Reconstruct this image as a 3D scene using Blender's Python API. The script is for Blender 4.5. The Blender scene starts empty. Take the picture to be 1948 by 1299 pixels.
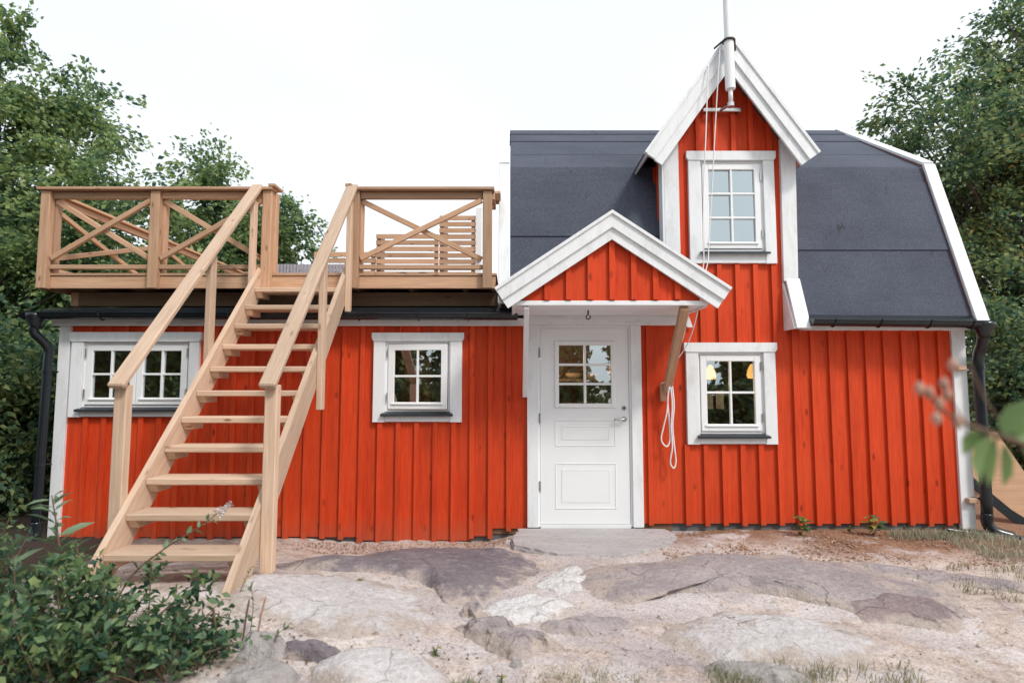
import bpy, math, random
import numpy as np
from mathutils import Matrix, Vector, noise
random.seed(7); RNG = np.random.default_rng(11)
R = math.radians
scene = bpy.context.scene
col = scene.collection

# ------------------------------------------------------------------ camera
cam = bpy.data.cameras.new('camera'); camo = bpy.data.objects.new('camera', cam); col.objects.link(camo)
camo.location = (0, -5.88, 1.39); camo.rotation_euler = (R(90) + math.atan(85/1100), 0, 0)
cam.sensor_width = 36; cam.lens = 20.33; cam.clip_start = .02; cam.clip_end = 600
cam.dof.use_dof = True; cam.dof.focus_distance = 5.7; cam.dof.aperture_fstop = 1.6
scene.camera = camo

# ------------------------------------------------------------------ sky, sun, exposure
SUN_AZ, SUN_EL = 42, 48                     # degrees to the right of straight behind the camera, height
w = bpy.data.worlds.new('World'); scene.world = w; w.use_nodes = True
nt = w.node_tree; nt.nodes.clear()
out = nt.nodes.new('ShaderNodeOutputWorld'); bg = nt.nodes.new('ShaderNodeBackground')
sky = nt.nodes.new('ShaderNodeTexSky'); sky.sky_type = 'NISHITA'; sky.sun_disc = False
sky.sun_elevation = R(SUN_EL); sky.sun_rotation = R(180 - SUN_AZ); sky.dust_density = 4; sky.air_density = 1
hs = nt.nodes.new('ShaderNodeHueSaturation'); hs.inputs['Saturation'].default_value = .35
mx = nt.nodes.new('ShaderNodeMix'); mx.data_type = 'RGBA'; mx.inputs[0].default_value = .75
tcw = nt.nodes.new('ShaderNodeTexCoord'); mpw = nt.nodes.new('ShaderNodeMapping'); mpw.inputs['Scale'].default_value = (1, 1, 2.2); nt.links.new(tcw.outputs['Generated'], mpw.inputs['Vector'])
nzw = nt.nodes.new('ShaderNodeTexNoise'); nzw.inputs['Scale'].default_value = 1.6; nzw.inputs['Detail'].default_value = 5; nt.links.new(mpw.outputs[0], nzw.inputs['Vector'])
crw = nt.nodes.new('ShaderNodeValToRGB'); crw.color_ramp.elements[0].position = .32; crw.color_ramp.elements[1].position = .7
crw.color_ramp.elements[0].color = (.80, .875, .93, 1); crw.color_ramp.elements[1].color = (.90, .95, .985, 1); nt.links.new(nzw.outputs['Fac'], crw.inputs[0])
mlw = nt.nodes.new('ShaderNodeVectorMath'); mlw.operation = 'SCALE'; mlw.inputs['Scale'].default_value = 8.3; nt.links.new(crw.outputs[0], mlw.inputs[0]); nt.links.new(mlw.outputs[0], mx.inputs[7])      # bright cloud cover, faintly uneven
nt.links.new(sky.outputs[0], hs.inputs['Color']); nt.links.new(hs.outputs[0], mx.inputs[6])
nt.links.new(mx.outputs[2], bg.inputs[0]); bg.inputs[1].default_value = .1
nt.links.new(bg.outputs[0], out.inputs[0])
sun = bpy.data.lights.new('sun', 'SUN'); suno = bpy.data.objects.new('sun', sun); col.objects.link(suno)
sun.energy = 1.5; sun.angle = R(10); sun.color = (1, .95, .88)
az = R(SUN_AZ); el = R(SUN_EL)
sd = Vector((math.sin(az)*math.cos(el), -math.cos(az)*math.cos(el), math.sin(el)))
suno.rotation_euler = sd.to_track_quat('Z', 'Y').to_euler()
vs = scene.view_settings; vs.view_transform = 'Standard'; vs.look = 'None'; vs.gamma = 1; vs.use_curve_mapping = False
vs.exposure = .74
scene.cycles.max_bounces = 8; scene.cycles.transparent_max_bounces = 12

# ------------------------------------------------------------------ materials
class NT:
    def __init__(s, name):
        s.m = bpy.data.materials.new(name); s.m.use_nodes = True; s.t = s.m.node_tree
        s.b = s.t.nodes['Principled BSDF']; s.out = s.t.nodes['Material Output']
    def n(s, typ, **kw):
        x = s.t.nodes.new(typ)
        for k, v in kw.items():
            if isinstance(k, str) and hasattr(x, k): setattr(x, k, v)
        return x
    def l(s, a, b): s.t.links.new(a, b)
    def coords(s, scale, rnd=True, src='Object'):
        tc = s.n('ShaderNodeTexCoord'); mp = s.n('ShaderNodeMapping'); mp.inputs['Scale'].default_value = scale
        s.l(tc.outputs[src], mp.inputs['Vector'])
        if rnd:
            oi = s.n('ShaderNodeObjectInfo'); mu = s.n('ShaderNodeMath'); mu.operation = 'MULTIPLY'; mu.inputs[1].default_value = 57.
            s.l(oi.outputs['Random'], mu.inputs[0]); s.l(mu.outputs[0], mp.inputs['Location'])
        return mp.outputs[0]
    def noise(s, vec, scale, detail=4, rough=.55, dist=0):
        x = s.n('ShaderNodeTexNoise'); x.inputs['Scale'].default_value = scale; x.inputs['Detail'].default_value = detail
        x.inputs['Roughness'].default_value = rough; x.inputs['Distortion'].default_value = dist
        s.l(vec, x.inputs['Vector']); return x.outputs['Fac']
    def ramp(s, fac, stops):
        x = s.n('ShaderNodeValToRGB'); e = x.color_ramp.elements
        while len(e) < len(stops): e.new(.5)
        for i, (p, c) in enumerate(stops):
            e[i].position = p; e[i].color = (*c, 1) if len(c) == 3 else c
        s.l(fac, x.inputs[0]); return x.outputs[0]
    def mix(s, fac, a, b, mode='MIX'):
        x = s.n('ShaderNodeMix'); x.data_type = 'RGBA'; x.blend_type = mode
        if isinstance(fac, (int, float)): x.inputs[0].default_value = fac
        else: s.l(fac, x.inputs[0])
        for i, v in ((6, a), (7, b)):
            if isinstance(v, tuple): x.inputs[i].default_value = (*v, 1)
            else: s.l(v, x.inputs[i])
        return x.outputs[2]
    def bump(s, h, strength, dist=.01):
        x = s.n('ShaderNodeBump'); x.inputs['Strength'].default_value = strength; x.inputs['Distance'].default_value = dist
        s.l(h, x.inputs['Height']); s.l(x.outputs[0], s.b.inputs['Normal'])
    def base(s, c, rough=.6, metal=0, spec=None):
        if isinstance(c, tuple): s.b.inputs['Base Color'].default_value = (*c, 1)
        else: s.l(c, s.b.inputs['Base Color'])
        s.b.inputs['Roughness'].default_value = rough; s.b.inputs['Metallic'].default_value = metal
        if spec is not None: s.b.inputs['Specular IOR Level'].default_value = spec

def m_paint(name, a, b, c, grain=.35, rough=.6, knots=True, dk=.45, od=.84, mixg=.28, mud=False):
    t = NT(name); v = t.coords((1.2, 16, 16)); n1 = t.noise(v, 2.2, 6, .6, .4)
    c1 = t.ramp(n1, [(.3, a), (.7, b)])
    if knots:
        v2 = t.coords((3.2, 7, 7)); vo = t.n('ShaderNodeTexVoronoi'); vo.inputs['Scale'].default_value = 1.0; t.l(v2, vo.inputs['Vector'])
        k = t.ramp(vo.outputs['Distance'], [(.05, (1, 1, 1)), (.16, (0, 0, 0))])
        v3 = t.coords((2.5, 2.5, 2.5)); n3 = t.noise(v3, 1.3, 3)
        k2 = t.mix(1., k, t.ramp(n3, [(.36, (0, 0, 0)), (.5, (1, 1, 1))]), 'MULTIPLY')
        c1 = t.mix(k2, c1, c)
    v4 = t.coords((4, 60, 60)); n4 = t.noise(v4, 2, 5)
    c1 = t.mix(mixg, c1, t.ramp(n4, [(.3, (dk, dk, dk)), (.75, (1, 1, 1))]), 'MULTIPLY')
    oi = t.n('ShaderNodeObjectInfo'); c1 = t.mix(1., c1, t.ramp(oi.outputs['Random'], [(0, (od, od, od)), (1, (1, 1, 1))]), 'MULTIPLY')
    if not knots:
        ng = t.noise(t.coords((1.5, 4, 4)), 1.7, 6, .7); c1 = t.mix(1., c1, t.ramp(ng, [(.30, (.83, .83, .82)), (.5, (1, 1, 1))]), 'MULTIPLY')
    if mud:
        g = t.n('ShaderNodeNewGeometry'); sx = t.n('ShaderNodeSeparateXYZ'); t.l(g.outputs['Position'], sx.inputs[0]); n7 = t.noise(g.outputs['Position'], 9, 6, .7); h7 = t.n('ShaderNodeMath'); h7.operation = 'MULTIPLY_ADD'; h7.inputs[1].default_value = -1.9; t.l(sx.outputs[2], h7.inputs[0]); t.l(n7, h7.inputs[2])
        c1 = t.mix(t.ramp(h7.outputs[0], [(.30, (0, 0, 0)), (.75, (.42, .42, .42))]), c1, (.22, .11, .07))
        n8 = t.noise(g.outputs['Position'], 1.1, 5, .6); c1 = t.mix(t.ramp(n8, [(.35, (0, 0, 0)), (.7, (.5, .5, .5))]), c1, (.66, .088, .026))
    t.base(c1, rough, spec=.18 if mud else .3); t.bump(n4, grain, .004); return t.m
def m_wood(name, a, b, knot, rough=.65):
    t = NT(name); v = t.coords((.9, 14, 14)); n1 = t.noise(v, 2.5, 6, .6, .8)
    c1 = t.ramp(n1, [(.28, a), (.72, b)])
    v2 = t.coords((4.5, 13, 13)); vo = t.n('ShaderNodeTexVoronoi'); vo.inputs['Scale'].default_value = 1.; t.l(v2, vo.inputs['Vector'])
    k = t.ramp(vo.outputs['Distance'], [(.06, (1, 1, 1)), (.2, (0, 0, 0))])
    n3 = t.noise(t.coords((2, 2, 2)), 1.5, 2); k = t.mix(1., k, t.ramp(n3, [(.5, (0, 0, 0)), (.58, (1, 1, 1))]), 'MULTIPLY')
    c1 = t.mix(k, c1, knot)
    n4 = t.noise(t.coords((2.5, 90, 90)), 1.6, 4); c1 = t.mix(.35, c1, t.ramp(n4, [(.3, (.55, .5, .45)), (.7, (1, 1, 1))]), 'MULTIPLY')
    oi = t.n('ShaderNodeObjectInfo'); c1 = t.mix(1., c1, t.ramp(oi.outputs['Random'], [(0, (.70, .69, .67)), (1, (1.08, 1.04, 1.0))]), 'MULTIPLY')
    t.base(c1, rough, spec=.3); t.bump(n4, .25, .003); return t.m
def m_plain(name, c, rough=.5, metal=0, var=.12, scale=6, bump=0, spec=None):
    t = NT(name); n1 = t.noise(t.coords((1, 1, 1)), scale, 5)
    lo = tuple(x*(1-var) for x in c); hi = tuple(min(1, x*(1+var)) for x in c)
    t.base(t.ramp(n1, [(.3, lo), (.7, hi)]), rough, metal, spec)
    if bump: t.bump(t.noise(t.coords((1, 1, 1)), scale*8, 4), bump, .004)
    return t.m
RED = m_paint('red_paint', (.56, .044, .012), (.80, .078, .020), (.18, .017, .008), od=.80, mixg=.32, mud=True)
WHITE = m_paint('white_paint', (.77, .795, .82), (.82, .84, .86), (.66, .66, .64), grain=.1, rough=.5, knots=False, dk=.8, od=.96, mixg=.25)
WHITES = m_plain('white_smooth', (.80, .815, .83), .38, var=.02, scale=3)
WOOD = m_wood('fresh_wood', (.48, .295, .185), (.67, .445, .305), (.20, .10, .05))
WOODS = m_wood('stair_wood', (.60, .43, .315), (.79, .605, .475), (.26, .15, .08))
WOODG = m_wood('underside_wood', (.20, .135, .085), (.28, .19, .12), (.12, .07, .04))  # darker wood; under the deck its tone stands for shade
BLACK = m_plain('black_steel', (.012, .017, .022), .22, var=.25, scale=4)
SILL = m_plain('dark_sill', (.03, .034, .042), .35, var=.2)
STEEL = m_plain('steel', (.55, .55, .54), .3, 1, .1)
DARKM = m_plain('dark_metal', (.06, .055, .05), .45, .6, .2)
CONC = m_plain('foundation', (.12, .12, .125), .9, var=.3, bump=.5)
ROPE = m_plain('white_rope', (.78, .75, .75), .8, var=.08, scale=60)
INT = m_plain('interior_wood', (.17, .095, .055), .7, var=.35, scale=5)
INTW = m_plain('interior_white', (.78, .78, .76), .7, var=.03)
CERAM = m_plain('stoneware', (.50, .36, .25), .5, var=.2)
WAX = m_plain('candle_wax', (.85, .83, .78), .5, var=.03)
CURT = m_plain('curtain_cloth', (.24, .135, .085), .9, var=.3, scale=14)
RATTAN = m_plain('grey_rattan', (.22, .20, .23), .7, var=.25, scale=30, bump=.4)
PLY = m_wood('plywood', (.60, .38, .24), (.72, .48, .32), (.52, .31, .19))
def m_felt():
    t = NT('roofing_felt'); v = t.coords((1, 1, 1)); n0 = t.noise(v, 85, 4, .8); n1 = t.noise(v, 1.6, 5, .6); n2 = t.noise(t.coords((1, 1, 1)), 70, 3)
    c = t.ramp(n1, [(.3, (.062, .071, .100)), (.7, (.084, .095, .130))])
    c = t.mix(.75, c, t.ramp(n0, [(.36, (.35, .35, .37)), (.66, (1.35, 1.35, 1.35))]), 'MULTIPLY')
    n5 = t.noise(t.coords((3, 1.2, 1.2)), 3.2, 3, .6)
    c = t.mix(t.ramp(n5, [(.66, (0, 0, 0)), (.73, (.8, .8, .8))]), c, (.030, .030, .036))
    hr = t.n('ShaderNodeMath'); hr.operation = 'MULTIPLY_ADD'; hr.inputs[1].default_value = 9.; t.l(t.noise(t.coords((.6, 2.2, 2.2)), 1.6, 2), hr.inputs[0]); t.l(n2, hr.inputs[2]); t.base(c, .85, spec=.35); t.bump(hr.outputs[0], .5, .004); return t.m
FELT = m_felt()
def m_glass():
    t = NT('window_glass'); t.t.nodes.remove(t.b)
    tr = t.n('ShaderNodeBsdfTransparent'); tr.inputs[0].default_value = (.86, .90, .89, 1)
    gl = t.n('ShaderNodeBsdfGlossy'); gl.inputs['Roughness'].default_value = .004; gl.inputs[0].default_value = (.86, .97, 1, 1)
    fr = t.n('ShaderNodeFresnel'); fr.inputs[0].default_value = 1.9
    mm = t.n('ShaderNodeMath'); mm.operation = 'MULTIPLY_ADD'; mm.inputs[1].default_value = 1.1; mm.inputs[2].default_value = .36
    t.l(fr.outputs[0], mm.inputs[0]); ms = t.n('ShaderNodeMixShader')
    t.l(mm.outputs[0], ms.inputs[0]); t.l(tr.outputs[0], ms.inputs[1]); t.l(gl.outputs[0], ms.inputs[2]); t.l(ms.outputs[0], t.out.inputs[0]); return t.m
GLASS = m_glass()
def m_leaf(name, stops, trans=.35, rough=.5, clump=.6):
    t = NT(name); g = t.n('ShaderNodeNewGeometry'); v = t.coords((1, 1, 1), rnd=False)
    n1 = t.noise(v, clump, 3); mu = t.n('ShaderNodeMath'); mu.operation = 'MULTIPLY_ADD'; mu.inputs[1].default_value = .55
    ms = t.n('ShaderNodeMath'); ms.operation = 'MULTIPLY'; ms.inputs[1].default_value = .45
    t.l(g.outputs['Random Per Island'], ms.inputs[0]); t.l(n1, mu.inputs[0]); t.l(ms.outputs[0], mu.inputs[2])
    c = t.ramp(mu.outputs[0], stops); t.base(c, rough, spec=.4)
    tl = t.n('ShaderNodeBsdfTranslucent'); t.l(c, tl.inputs[0]); mix = t.n('ShaderNodeMixShader'); mix.inputs[0].default_value = trans
    t.l(t.b.outputs[0], mix.inputs[1]); t.l(tl.outputs[0], mix.inputs[2]); t.l(mix.outputs[0], t.out.inputs[0]); return t.m
LEAF_A = m_leaf('maple_leaf', [(.22, (.042, .110, .080)), (.42, (.125, .215, .105)), (.58, (.27, .37, .14)), (.82, (.45, .52, .21))], trans=.55)  # darkest stop carries the teal of leaf shade in the colour
LEAF_B = m_leaf('dark_leaf', [(.22, (.030, .085, .068)), (.45, (.090, .170, .092)), (.60, (.21, .29, .12)), (.76, (.35, .40, .16)), (.84, (.45, .28, .10))], trans=.55)  # teal dark stop again stands for shaded foliage
LEAF_C = m_leaf('shrub_leaf', [(.22, (.016, .056, .042)), (.45, (.060, .130, .068)), (.61, (.16, .25, .11)), (.82, (.36, .42, .15))], trans=.4)
LEAF_D = m_leaf('pale_leaf', [(.2, (.10, .17, .10)), (.6, (.17, .25, .14)), (.95, (.26, .33, .18))], trans=.3)
LEAF_Y = m_leaf('yellow_leaf', [(.2, (.17, .22, .05)), (.6, (.28, .32, .08)), (.95, (.38, .34, .10))], trans=.3)
GRASS = m_leaf('dry_grass', [(.2, (.16, .17, .09)), (.5, (.27, .26, .15)), (.9, (.40, .36, .22))], trans=.2)
BARK = m_plain('bark', (.10, .085, .07), .9, var=.4, scale=9, bump=.8)
STEM = m_plain('stem_bark', (.14, .085, .055), .8, var=.3, scale=20)
BUD = m_plain('pink_bud', (.42, .24, .18), .7, var=.3, scale=30)
FLOW = m_plain('white_flower', (.75, .73, .73), .8, var=.08, scale=40)
def m_ground():
    t = NT('sandy_soil'); v = t.coords((1, 1, 1), rnd=False)
    n1 = t.noise(v, .9, 6, .62); n2 = t.noise(v, 7, 6, .65); n3 = t.noise(v, 60, 4, .7); n4 = t.noise(v, 2.3, 5, .6, .6)
    c = t.ramp(n2, [(.28, (.33, .25, .21)), (.5, (.54, .44, .39)), (.74, (.70, .62, .57))])
    c = t.mix(t.ramp(n4, [(.5, (0, 0, 0)), (.66, (.8, .8, .8))]), c, (.66, .60, .575))
    sx = t.n('ShaderNodeSeparateXYZ'); t.l(v, sx.inputs[0])
    # reddish bare earth along the foot of the wall and to the right, dark humus at the left end
    ad = t.n('ShaderNodeMath'); ad.operation = 'MULTIPLY_ADD'; ad.inputs[1].default_value = .55; t.l(sx.outputs[1], ad.inputs[0])
    a1 = t.n('ShaderNodeMath'); a1.operation = 'MULTIPLY_ADD'; a1.inputs[1].default_value = .13; t.l(sx.outputs[0], a1.inputs[0]); a1.inputs[2].default_value = .1
    t.l(a1.outputs[0], ad.inputs[2]); a2 = t.n('ShaderNodeMath'); a2.operation = 'MULTIPLY_ADD'; a2.inputs[1].default_value = .9; t.l(n1, a2.inputs[0]); t.l(ad.outputs[0], a2.inputs[2])
    c = t.mix(t.ramp(a2.outputs[0], [(.38, (0, 0, 0)), (.75, (1, 1, 1))]), c, t.ramp(n3, [(.3, (.20, .105, .062)), (.7, (.36, .215, .14))]))
    el = t.n('ShaderNodeMapping'); el.inputs['Location'].default_value = (-.17, .90, 0); el.inputs['Scale'].default_value = (.34, .52, 0); t.l(v, el.inputs['Vector']); ln = t.n('ShaderNodeVectorMath'); ln.operation = 'LENGTH'; t.l(el.outputs[0], ln.inputs[0])
    n10 = t.noise(v, 3.1, 7, .66, .5); e2 = t.n('ShaderNodeMath'); e2.operation = 'MULTIPLY_ADD'; e2.inputs[1].default_value = -.22; t.l(ln.outputs['Value'], e2.inputs[0]); t.l(n10, e2.inputs[2])
    n11 = t.noise(v, 1.3, 5, .6, .4); rk = t.ramp(n11, [(.35, (.36, .305, .315)), (.5, (.54, .48, .475)), (.66, (.68, .63, .63))]); c = t.mix(t.ramp(e2.outputs[0], [(.30, (0, 0, 0)), (.42, (.92, .92, .92))]), c, rk)
    b1 = t.n('ShaderNodeMath'); b1.operation = 'MULTIPLY_ADD'; b1.inputs[1].default_value = -.55; b1.inputs[2].default_value = -1.75; t.l(sx.outputs[0], b1.inputs[0])
    b2 = t.n('ShaderNodeMath'); b2.operation = 'ADD'; t.l(b1.outputs[0], b2.inputs[0]); t.l(n1, b2.inputs[1])
    c = t.mix(t.ramp(b2.outputs[0], [(.35, (0, 0, 0)), (.9, (1, 1, 1))]), c, (.055, .04, .032))
    c = t.mix(.6, c, t.ramp(n3, [(.34, (.52, .49, .47)), (.5, (1, 1, 1)), (.66, (1.3, 1.3, 1.3))]), 'MULTIPLY')
    n9 = t.noise(v, 22, 6, .75); c = t.mix(.5, c, t.ramp(n9, [(.34, (.5, .46, .44)), (.5, (1, 1, 1))]), 'MULTIPLY')
    t.base(c, .95, spec=.2); h = t.n('ShaderNodeMath'); h.operation = 'ADD'; t.l(n2, h.inputs[0]); t.l(n3, h.inputs[1]); t.bump(h.outputs[0], .8, .02); return t.m
SOIL = m_ground()
def m_rock(name, a, b, sand, amt, lich=(.62, .60, .60), scale=(1, 1, 1)):
    t = NT(name); v = t.coords(scale, rnd=False); n1 = t.noise(v, 1.7, 7, .65, .5); n2 = t.noise(v, 11, 6, .7); n3 = t.noise(v, 90, 4, .7)
    c = t.ramp(n1, [(.28, a), (.72, b)])
    c = t.mix(t.ramp(n2, [(.52, (0, 0, 0)), (.72, (.65, .65, .65))]), c, lich)
    n5 = t.noise(v, 2.6, 5, .6, .3); at = t.n('ShaderNodeAttribute'); at.attribute_name = 'dust'; da = t.n('ShaderNodeMath'); da.operation = 'MULTIPLY_ADD'; da.inputs[1].default_value = .23; t.l(at.outputs['Fac'], da.inputs[0]); n6 = t.noise(v, 6.5, 7, .68, .3); nm = t.mix(.5, n5, n6); t.l(nm, da.inputs[2])
    c = t.mix(t.ramp(da.outputs[0], [(.64-amt, (0, 0, 0)), (.74-amt, (.95, .95, .95))]), c, sand)
    c = t.mix(.4, c, t.ramp(n3, [(.3, (.6, .58, .6)), (.65, (1.1, 1.1, 1.1))]), 'MULTIPLY')
    wv = t.n('ShaderNodeTexVoronoi'); wv.feature = 'DISTANCE_TO_EDGE'; wv.inputs['Scale'].default_value = 1.9; dn = t.n('ShaderNodeVectorMath'); dn.operation = 'MULTIPLY_ADD'; dn.inputs[1].default_value = (.35, .35, .35); nz = t.n('ShaderNodeTexNoise'); nz.inputs['Scale'].default_value = 3.5; nz.inputs['Detail'].default_value = 6; t.l(v, nz.inputs['Vector']); t.l(nz.outputs['Color'], dn.inputs[0]); t.l(v, dn.inputs[2]); t.l(dn.outputs[0], wv.inputs['Vector'])
    ck = t.ramp(wv.outputs['Distance'], [(.0, (1, 1, 1)), (.016, (0, 0, 0))]); msk = t.ramp(n1, [(.45, (0, 0, 0)), (.6, (.8, .8, .8))]); c = t.mix(t.mix(1., ck, msk, 'MULTIPLY'), c, (.09, .07, .065))
    n9 = t.noise(v, 28, 5, .75); c = t.mix(.5, c, t.ramp(n9, [(.33, (.55, .52, .54)), (.5, (.97, .97, .97)), (.68, (1.2, 1.2, 1.2))]), 'MULTIPLY')
    t.base(c, .9, spec=.25); h = t.n('ShaderNodeMath'); h.operation = 'ADD'; t.l(n2, h.inputs[0]); t.l(n9, h.inputs[1]); t.bump(h.outputs[0], .9, .03); return t.m
SAND = (.52, .435, .385)
ROCK_D = m_rock('purple_rock', (.15, .13, .155), (.33, .28, .29), SAND, 0, (.44, .39, .39))
ROCK_L = m_rock('pale_rock', (.56, .515, .51), (.72, .69, .69), SAND, .08, (.74, .72, .73))
ROCK_R = m_rock('mauve_rock', (.29, .245, .26), (.50, .435, .43), SAND, .07, (.58, .53, .52))
ROCK_W = m_rock('whitish_rock', (.66, .63, .62), (.80, .78, .78), SAND, -.02, (.84, .82, .83))
ROCK_P = m_rock('step_stone', (.54, .50, .50), (.74, .71, .705), SAND, -.12, (.74, .71, .70), (1, 4.5, 1))
ROCK_E = m_rock('reddish_rock', (.20, .155, .165), (.38, .30, .29), SAND, .05, (.48, .42, .42))
ROCK_S = m_rock('grey_stone', (.34, .31, .30), (.50, .47, .45), SAND, -.1, (.55, .53, .52))

# ------------------------------------------------------------------ helpers
WM = {}                                                    # world matrix of every object made
def tag(o, label=None, cat=None, group=None, kind=None):
    for k, v in (('label', label), ('category', cat), ('group', group), ('kind', kind)):
        if v: o[k] = v
    return o
def thing(name, loc, label, cat, group=None):
    o = bpy.data.objects.new(name, None); col.objects.link(o); o.location = loc; o.empty_display_size = .1
    WM[o] = Matrix.Translation(loc); return tag(o, label, cat, group)
def link(name, me, mat, parent, M=Matrix()):
    o = bpy.data.objects.new(name, me); col.objects.link(o)
    if mat and not me.materials: me.materials.append(mat)
    if parent: o.parent = parent; o.matrix_basis = WM[parent].inverted() @ M
    else: o.matrix_basis = M
    WM[o] = M; return o
class MB:
    def __init__(s): s.v = []; s.f = []
    def add(s, vs, fs):
        n = len(s.v); s.v += [tuple(p) for p in vs]; s.f += [tuple(i+n for i in f) for f in fs]; return s
    def box(s, x0, x1, y0, y1, z0, z1, c=0):
        s.add(*cbox((x0+x1)/2, (y0+y1)/2, (z0+z1)/2, x1-x0, y1-y0, z1-z0, c)); return s
    def tube(s, pts, r, n=8, cap=True):
        pts = [Vector(p) for p in pts]; rs = r if isinstance(r, (list, tuple)) else [r]*len(pts); vs = []; fs = []
        up = Vector((.123, .31, .94)); m = len(pts)
        for i, p in enumerate(pts):
            d = (pts[min(i+1, m-1)]-pts[max(i-1, 0)]).normalized(); a = d.cross(up)
            if a.length < .05: a = d.cross(Vector((1, 0, 0)))
            a.normalize(); b = d.cross(a)
            for k in range(n):
                t = 2*math.pi*k/n; vs.append(p+(a*math.cos(t)+b*math.sin(t))*rs[i])
        for i in range(m-1):
            for k in range(n): fs.append((i*n+k, i*n+(k+1) % n, (i+1)*n+(k+1) % n, (i+1)*n+k))
        if cap: fs.append(tuple(range(n-1, -1, -1))); fs.append(tuple((m-1)*n+k for k in range(n)))
        return s.add(vs, fs)
    def lathe(s, prof, c, n=14):
        vs = []; fs = []
        for r, z in prof:
            for k in range(n): a = 2*math.pi*k/n; vs.append((c[0]+r*math.cos(a), c[1]+r*math.sin(a), c[2]+z))
        for i in range(len(prof)-1):
            for k in range(n): fs.append((i*n+k, i*n+(k+1) % n, (i+1)*n+(k+1) % n, (i+1)*n+k))
        fs.append(tuple(range(n-1, -1, -1))); fs.append(tuple((len(prof)-1)*n+k for k in range(n)))
        return s.add(vs, fs)
    def mesh(s, name, smooth=False):
        me = bpy.data.meshes.new(name); me.from_pydata(s.v, [], s.f); me.update()
        if smooth: me.polygons.foreach_set('use_smooth', [True]*len(me.polygons))
        return me
    def build(s, name, mat, parent=None, smooth=False): return link(name, s.mesh(name, smooth), mat, parent)
def cbox(cx, cy, cz, sx, sy, sz, c=0):
    if c <= 0:
        v = [(cx+a*sx/2, cy+b*sy/2, cz+d*sz/2) for a in (-1, 1) for b in (-1, 1) for d in (-1, 1)]
        return v, [(0, 1, 3, 2), (4, 6, 7, 5), (0, 4, 5, 1), (2, 3, 7, 6), (0, 2, 6, 4), (1, 5, 7, 3)]
    h = (sx/2, sy/2, sz/2); c = min(c, min(h)*.8); v = []; idx = {}
    for sg in [(a, b, d) for a in (-1, 1) for b in (-1, 1) for d in (-1, 1)]:
        for ax in range(3):
            p = [sg[i]*(h[i] if i == ax else h[i]-c) for i in range(3)]
            idx[(sg, ax)] = len(v); v.append((cx+p[0], cy+p[1], cz+p[2]))
    f = []
    for ax in range(3):
        b, d = [(1, 2), (2, 0), (0, 1)][ax]
        for s in (-1, 1):
            q = []
            for u, w_ in ((-1, -1), (1, -1), (1, 1), (-1, 1)):
                sg = [0]*3; sg[ax] = s; sg[b] = u; sg[d] = w_; q.append(idx[(tuple(sg), ax)])
            f.append(tuple(q) if s > 0 else tuple(q[::-1]))
        for u in (-1, 1):
            for w_ in (-1, 1):
                s0 = [0]*3; s1 = [0]*3; s0[b] = s1[b] = u; s0[d] = s1[d] = w_; s0[ax] = -1; s1[ax] = 1
                s0, s1 = tuple(s0), tuple(s1); q = (idx[(s0, b)], idx[(s1, b)], idx[(s1, d)], idx[(s0, d)])
                f.append(q if u*w_ > 0 else q[::-1])
    for sg in [(a, b, d) for a in (-1, 1) for b in (-1, 1) for d in (-1, 1)]:
        q = (idx[(sg, 0)], idx[(sg, 1)], idx[(sg, 2)]); f.append(q if sg[0]*sg[1]*sg[2] > 0 else q[::-1])
    return v, f
BCACHE = {}
def beam(name, p0, p1, wd, th, mat, parent, side=(1, 0, 0), ch=.004):
    """a board from p0 to p1; wd is its size along `side`, th across"""
    p0, p1 = Vector(p0), Vector(p1); X = (p1-p0); L = X.length; X.normalize()
    Y = Vector(side); Y = (Y-X*Y.dot(X)).normalized(); Zv = X.cross(Y)
    k = (round(L, 3), round(wd, 4), round(th, 4), mat.name, ch)
    if k not in BCACHE: BCACHE[k] = MB().add(*cbox(0, 0, 0, L, wd, th, ch)).mesh(name); BCACHE[k].materials.append(mat)
    c = (p0+p1)/2; M = Matrix(((X.x, Y.x, Zv.x, c.x), (X.y, Y.y, Zv.y, c.y), (X.z, Y.z, Zv.z, c.z), (0, 0, 0, 1)))
    return link(name, BCACHE[k], mat, parent, M)
PM = Matrix(((0, 1, 0, 0), (0, 0, 1, 0), (1, 0, 0, 0), (0, 0, 0, 1)))     # local (z, x, y) so that grain runs upright
def prism(name, pts, y0, y1, mat, parent):
    """outline pts (x, z) given a thickness from y0 to y1"""
    n = len(pts); v = [(z, x, y0) for x, z in pts]+[(z, x, y1) for x, z in pts]
    area = sum(pts[i][0]*pts[(i+1) % n][1]-pts[(i+1) % n][0]*pts[i][1] for i in range(n))
    f = [tuple(range(n)), tuple(range(2*n-1, n-1, -1))]+[(i, i+n, (i+1) % n+n, (i+1) % n) for i in range(n)]
    if area < 0: f = [q[::-1] for q in f]
    me = bpy.data.meshes.new(name); me.from_pydata(v, [], f); me.update()
    return link(name, me, mat, parent, PM.copy())
def box(name, x0, x1, y0, y1, z0, z1, mat, parent, c=.003):
    """axis-aligned board, grain along its longest side"""
    d = (x1-x0, y1-y0, z1-z0); ax = d.index(max(d)); m = ((x0+x1)/2, (y0+y1)/2, (z0+z1)/2)
    a = list(m); b = list(m); a[ax] -= d[ax]/2; b[ax] += d[ax]/2
    s = [(0, 1, 0), (1, 0, 0), (1, 0, 0)][ax]; o = [(1, 2), (0, 2), (0, 1)][ax]
    return beam(name, a, b, d[o[0]], d[o[1]], mat, parent, s, c)

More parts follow.
